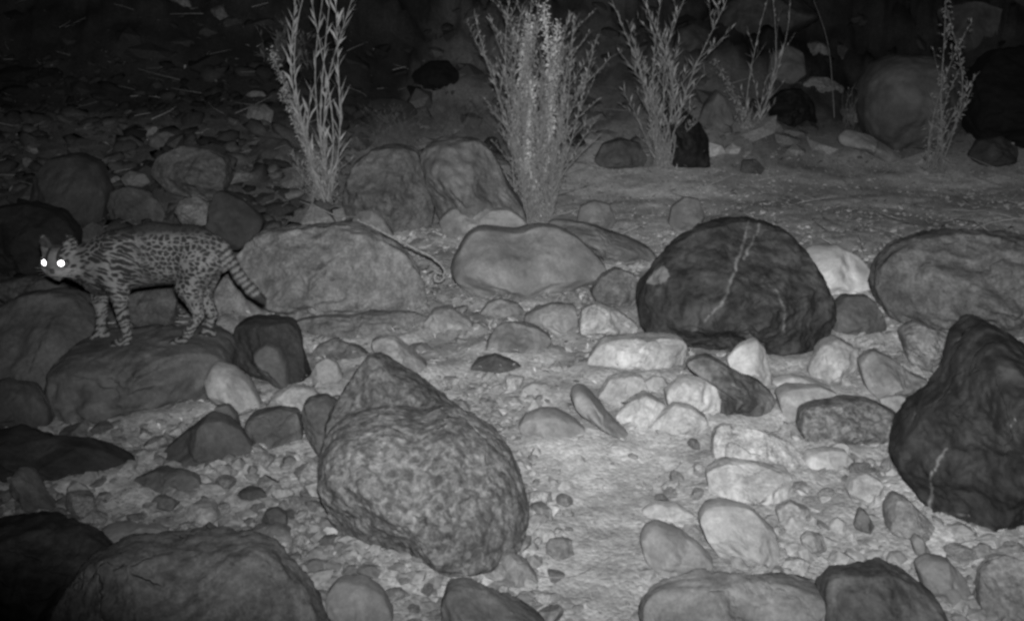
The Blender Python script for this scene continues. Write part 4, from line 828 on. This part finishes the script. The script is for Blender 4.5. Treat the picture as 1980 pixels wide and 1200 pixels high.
    Fs = np.concatenate(Fs); Fs = Fs[(Fs >= 0).all(1)]
    cat = mesh_obj('ocelot', Vv, Fs, coat_mat())
    me = cat.data; bm = bmesh.new(); bm.from_mesh(me)
    for _ in range(2): bmesh.ops.smooth_vert(bm, verts=bm.verts, factor=.5, use_axis_x=True, use_axis_y=True, use_axis_z=True)
    bmesh.ops.subdivide_edges(bm, edges=bm.edges, cuts=1, use_grid_fill=True)
    bmesh.ops.smooth_vert(bm, verts=bm.verts, factor=.5, use_axis_x=True, use_axis_y=True, use_axis_z=True)
    bm.to_mesh(me); bm.free(); me.polygons.foreach_set('use_smooth', np.ones(len(me.polygons), bool))
    co = np.empty(len(me.vertices) * 3, np.float32); me.vertices.foreach_get('co', co); co = co.reshape(-1, 3).astype(float)
    # ---- coat: 0 pale ground colour, 1 black marking; 'pale' lifts belly, chin and inner legs
    x, w, z = co.T
    def vor(P, seed):
        R = np.random.RandomState(seed); J = R.rand(64, 64, 64, 3); c = np.floor(P).astype(int); f1 = np.full(len(P), 9.); f2 = f1.copy()
        for a in (-1, 0, 1):
            for b in (-1, 0, 1):
                for d in (-1, 0, 1):
                    q = c + [a, b, d]; j = J[q[:, 0] % 64, q[:, 1] % 64, q[:, 2] % 64]; dd = np.linalg.norm(q + .15 + .7 * j - P, axis=1)
                    f2 = np.where(dd < f1, f1, np.minimum(f2, dd)); f1 = np.minimum(f1, dd)
        return f1, f2
    nz1 = fbm(co, 22, 2, 3); nz2 = fbm(co, 22, 2, 8)
    xw = x + nz1 * .010; zw = z + nz2 * .009
    front = ss(.22, .02, x)                        # 1 at the shoulders, 0 at the hips: streaks there, spots here
    cellx = 34 - 13 * 0
    P1 = np.stack([xw / .0230, w / .028, zw / .0190], 1); f1, f2 = vor(P1, 1); spots = ss(.07, .26, f2 - f1) * (1 - .35 * ss(.30, .12, f1))
    slope = zw - .22 * xw
    P2 = np.stack([xw / .095, w / .035, (zw + .30 * xw) / .0165], 1); f1, f2 = vor(P2, 2); streaks = ss(.03, .22, f2 - f1) * (1 - .3 * ss(.2, .08, f1))
    body = spots * (1 - front) + streaks * front
    bars = ss(-.15, .35, np.sin((zw + .35 * nz1 * .03) / .0215 * 6.283 + 3 * nz2))
    P3 = np.stack([xw / .017, w / .02, zw / .015], 1); f1, f2 = vor(P3, 4); dots = ss(.16, .30, f2 - f1) * (1 - .3 * ss(.2, .1, f1))
    legz = ss(.235, .17, z)
    legpat = np.where(x < .15, bars * .9, bars * ss(.12, .08, z) + dots * (1 - ss(.12, .08, z)))
    k = body * (1 - legz) + legpat * legz
    # neck and cheek bands running back along the neck
    nk = ss(-.09, -.13, x); P4 = np.stack([(x + .9 * z) / .09, w / .04, (z - .45 * x + nz1 * .006) / .016], 1); f1, f2 = vor(P4, 6)
    k = k * (1 - nk) + nk * ss(.12, .28, f2 - f1)
    # tail rings
    a0, a1 = C(432, 488), C(501, 583); ax_ = (a1 - a0) / np.linalg.norm(a1 - a0); s = (co - a0) @ ax_
    tl = (x > .405) & (s > -.01); rings = ss(-.25, .25, np.sin((s + nz1 * .003) / .0235 * 6.283)); rings = rings * np.where((z + .9 * x) > (a0[2] + .9 * a0[0]) - .01, 1, .75)
    rings = np.where(s > .222, .85, rings); k = np.where(tl, rings, k)
    topline = ss(.432, .475, z + .04 * np.abs(x - .2)) * (x > -.05) * (x < .40); k = np.maximum(k, topline * .75)
    # face
    hd = np.linalg.norm(co - hc, axis=1) < .108; rel = co - hc; fr, ff, fu = rel @ Rd, rel @ Fd, rel @ Ud
    face = .25 + .3 * nz1; face = np.where((fu > .022) & (np.abs(np.abs(fr) - .022) < .006), .9, face)       # forehead stripes
    face = np.where((fu > .055), .75, face); face = np.where((fu < .0) & (np.abs(fu + .020 + .3 * (np.abs(fr) - .03)) < .0045) & (np.abs(fr) > .03), .9, face)
    face = np.where((ff > .045) & (fu < -.018), .05, face); face = np.where((np.abs(fr) < .009) & (ff > .066) & (fu > -.030) & (fu < -.010), .95, face)
    face = np.where((np.abs(fr) < .015) & (np.abs(fu + .046) < .003) & (ff > .05), .8, face)
    k = np.where(hd & (x < -.20), face, k)
    pale = ss(.29, .22, z) * (z > .20) * (x > -.02) * (x < .30) * .5 + ss(.02, 0, z) * 0
    pale = np.maximum(pale, np.where(hd & (ff > .04) & (fu < -.02), .6, 0))
    for an, av in (('coat', np.clip(k, 0, 1)), ('pale', pale)):
        at_ = me.attributes.new(an, 'FLOAT', 'POINT'); at_.data.foreach_set('value', av.astype(np.float32))
    cat.location = CATO
    # the fur itself: short hairs lying back along the body and down the legs, each in the colour of its root
    nr = np.empty(len(co) * 3, np.float32); me.vertices.foreach_get('normal', nr); nr = nr.reshape(-1, 3)
    R = np.random.RandomState(9); ii = R.randint(0, len(co), 95000); p = co[ii]; nn = nr[ii]
    leg = ss(.24, .16, p[:, 2])[:, None] * (p[:, 0] < .40)[:, None]
    lay = np.array([1.0, 0, -.25]) * (1 - leg) + np.array([.1, 0, -1.0]) * leg
    lay = np.where((p[:, 0] > .40)[:, None], np.array([.62, -.1, -.78]), lay)
    lay = lay - (lay * nn).sum(1)[:, None] * nn + .55 * nn + R.normal(0, .22, p.shape); lay /= np.linalg.norm(lay, axis=1)[:, None]
    L = R.uniform(.006, .013, len(p)) * np.where(leg[:, 0] > .5, .7, 1.0); L = np.where(p[:, 0] < -.20, L * .6, L); L = np.where(p[:, 0] > .40, L * 1.2, L)
    sd = np.cross(lay, nn); sd /= np.linalg.norm(sd, axis=1)[:, None] + 1e-9; wd = .0011
    T = np.stack([p - sd * wd, p + sd * wd, p + lay * L[:, None]], 1).reshape(-1, 3)
    fur = mesh_obj('fur', T, np.arange(len(T)).reshape(-1, 3), coat_mat(), cat, False, attrs={'coat': np.repeat(np.clip(k, 0, 1)[ii], 3), 'pale': np.repeat(pale[ii] + R.uniform(-.25, .45, len(p)), 3)})
    tag(cat, 'spotted wild cat with shining eyes walking left across the flat topped boulder', 'ocelot')
    # eyes: emission put in for the flash that they would throw back
    em = bpy.data.materials.new('eye_shine_glow'); em.use_nodes = True; b = em.node_tree.nodes['Principled BSDF']
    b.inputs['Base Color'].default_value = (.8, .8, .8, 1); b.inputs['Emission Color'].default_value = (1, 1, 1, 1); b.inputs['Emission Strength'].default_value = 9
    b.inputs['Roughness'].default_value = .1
    V, Fc = ico(3)
    wm = plain_mat('whisker_hair', .7, .1, 50)
    for s in (-1, 1):
        for q in range(4):
            a = Hh(.018 * s, .066, -.030 - .004 * q); e = Hh(.085 * s, .050 - .008 * q, -.018 - .018 * q); mid = (a + e) / 2 + np.array([0, 0, .006])
            A_, F_ = tube_arrays([a, mid, e], [.0006, .0005, .0002], 3); mesh_obj('whisker', A_, F_, wm, cat)
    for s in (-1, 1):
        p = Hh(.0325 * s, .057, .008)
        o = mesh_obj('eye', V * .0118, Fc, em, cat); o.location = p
    nm = plain_mat('nose_leather', .04, .2, 300, .4)
    o = mesh_obj('nose', V * np.array([.010, .007, .007]), Fc, nm, cat); o.location = Hh(0, .076, -.020)
    return cat, paws
def coat_mat():
    m = bpy.data.materials.new('spotted_fur'); m.use_nodes = True; t = m.node_tree; b = t.nodes['Principled BSDF']
    a = N(t, 'ShaderNodeAttribute'); a.attribute_name = 'coat'; p = N(t, 'ShaderNodeAttribute'); p.attribute_name = 'pale'
    tc = N(t, 'ShaderNodeTexCoord'); mp = N(t, 'ShaderNodeMapping'); mp.inputs['Scale'].default_value = (60, 160, 160); t.links.new(tc.outputs['Object'], mp.inputs['Vector'])
    n = N(t, 'ShaderNodeTexNoise'); n.inputs['Scale'].default_value = 3; n.inputs['Detail'].default_value = 4; t.links.new(mp.outputs[0], n.inputs['Vector'])
    base = mul(t, mul(t, p.outputs['Fac'], .06), .135, 'ADD')
    dark = ramp(t, a.outputs['Fac'], 0.05, .95, 1.0, .15)
    col = mul(t, mul(t, base, dark), ramp(t, n.outputs['Fac'], .3, .7, .8, 1.2))
    cc = N(t, 'ShaderNodeCombineColor')
    for i in range(3): t.links.new(col, cc.inputs[i])
    t.links.new(cc.outputs[0], b.inputs['Base Color']); b.inputs['Roughness'].default_value = .9; b.inputs['Specular IOR Level'].default_value = .15
    bp = N(t, 'ShaderNodeBump'); bp.inputs['Strength'].default_value = .5; bp.inputs['Distance'].default_value = .004
    t.links.new(n.outputs['Fac'], bp.inputs['Height']); t.links.new(bp.outputs[0], b.inputs['Normal'])
    return m
cat, paws = build_cat()
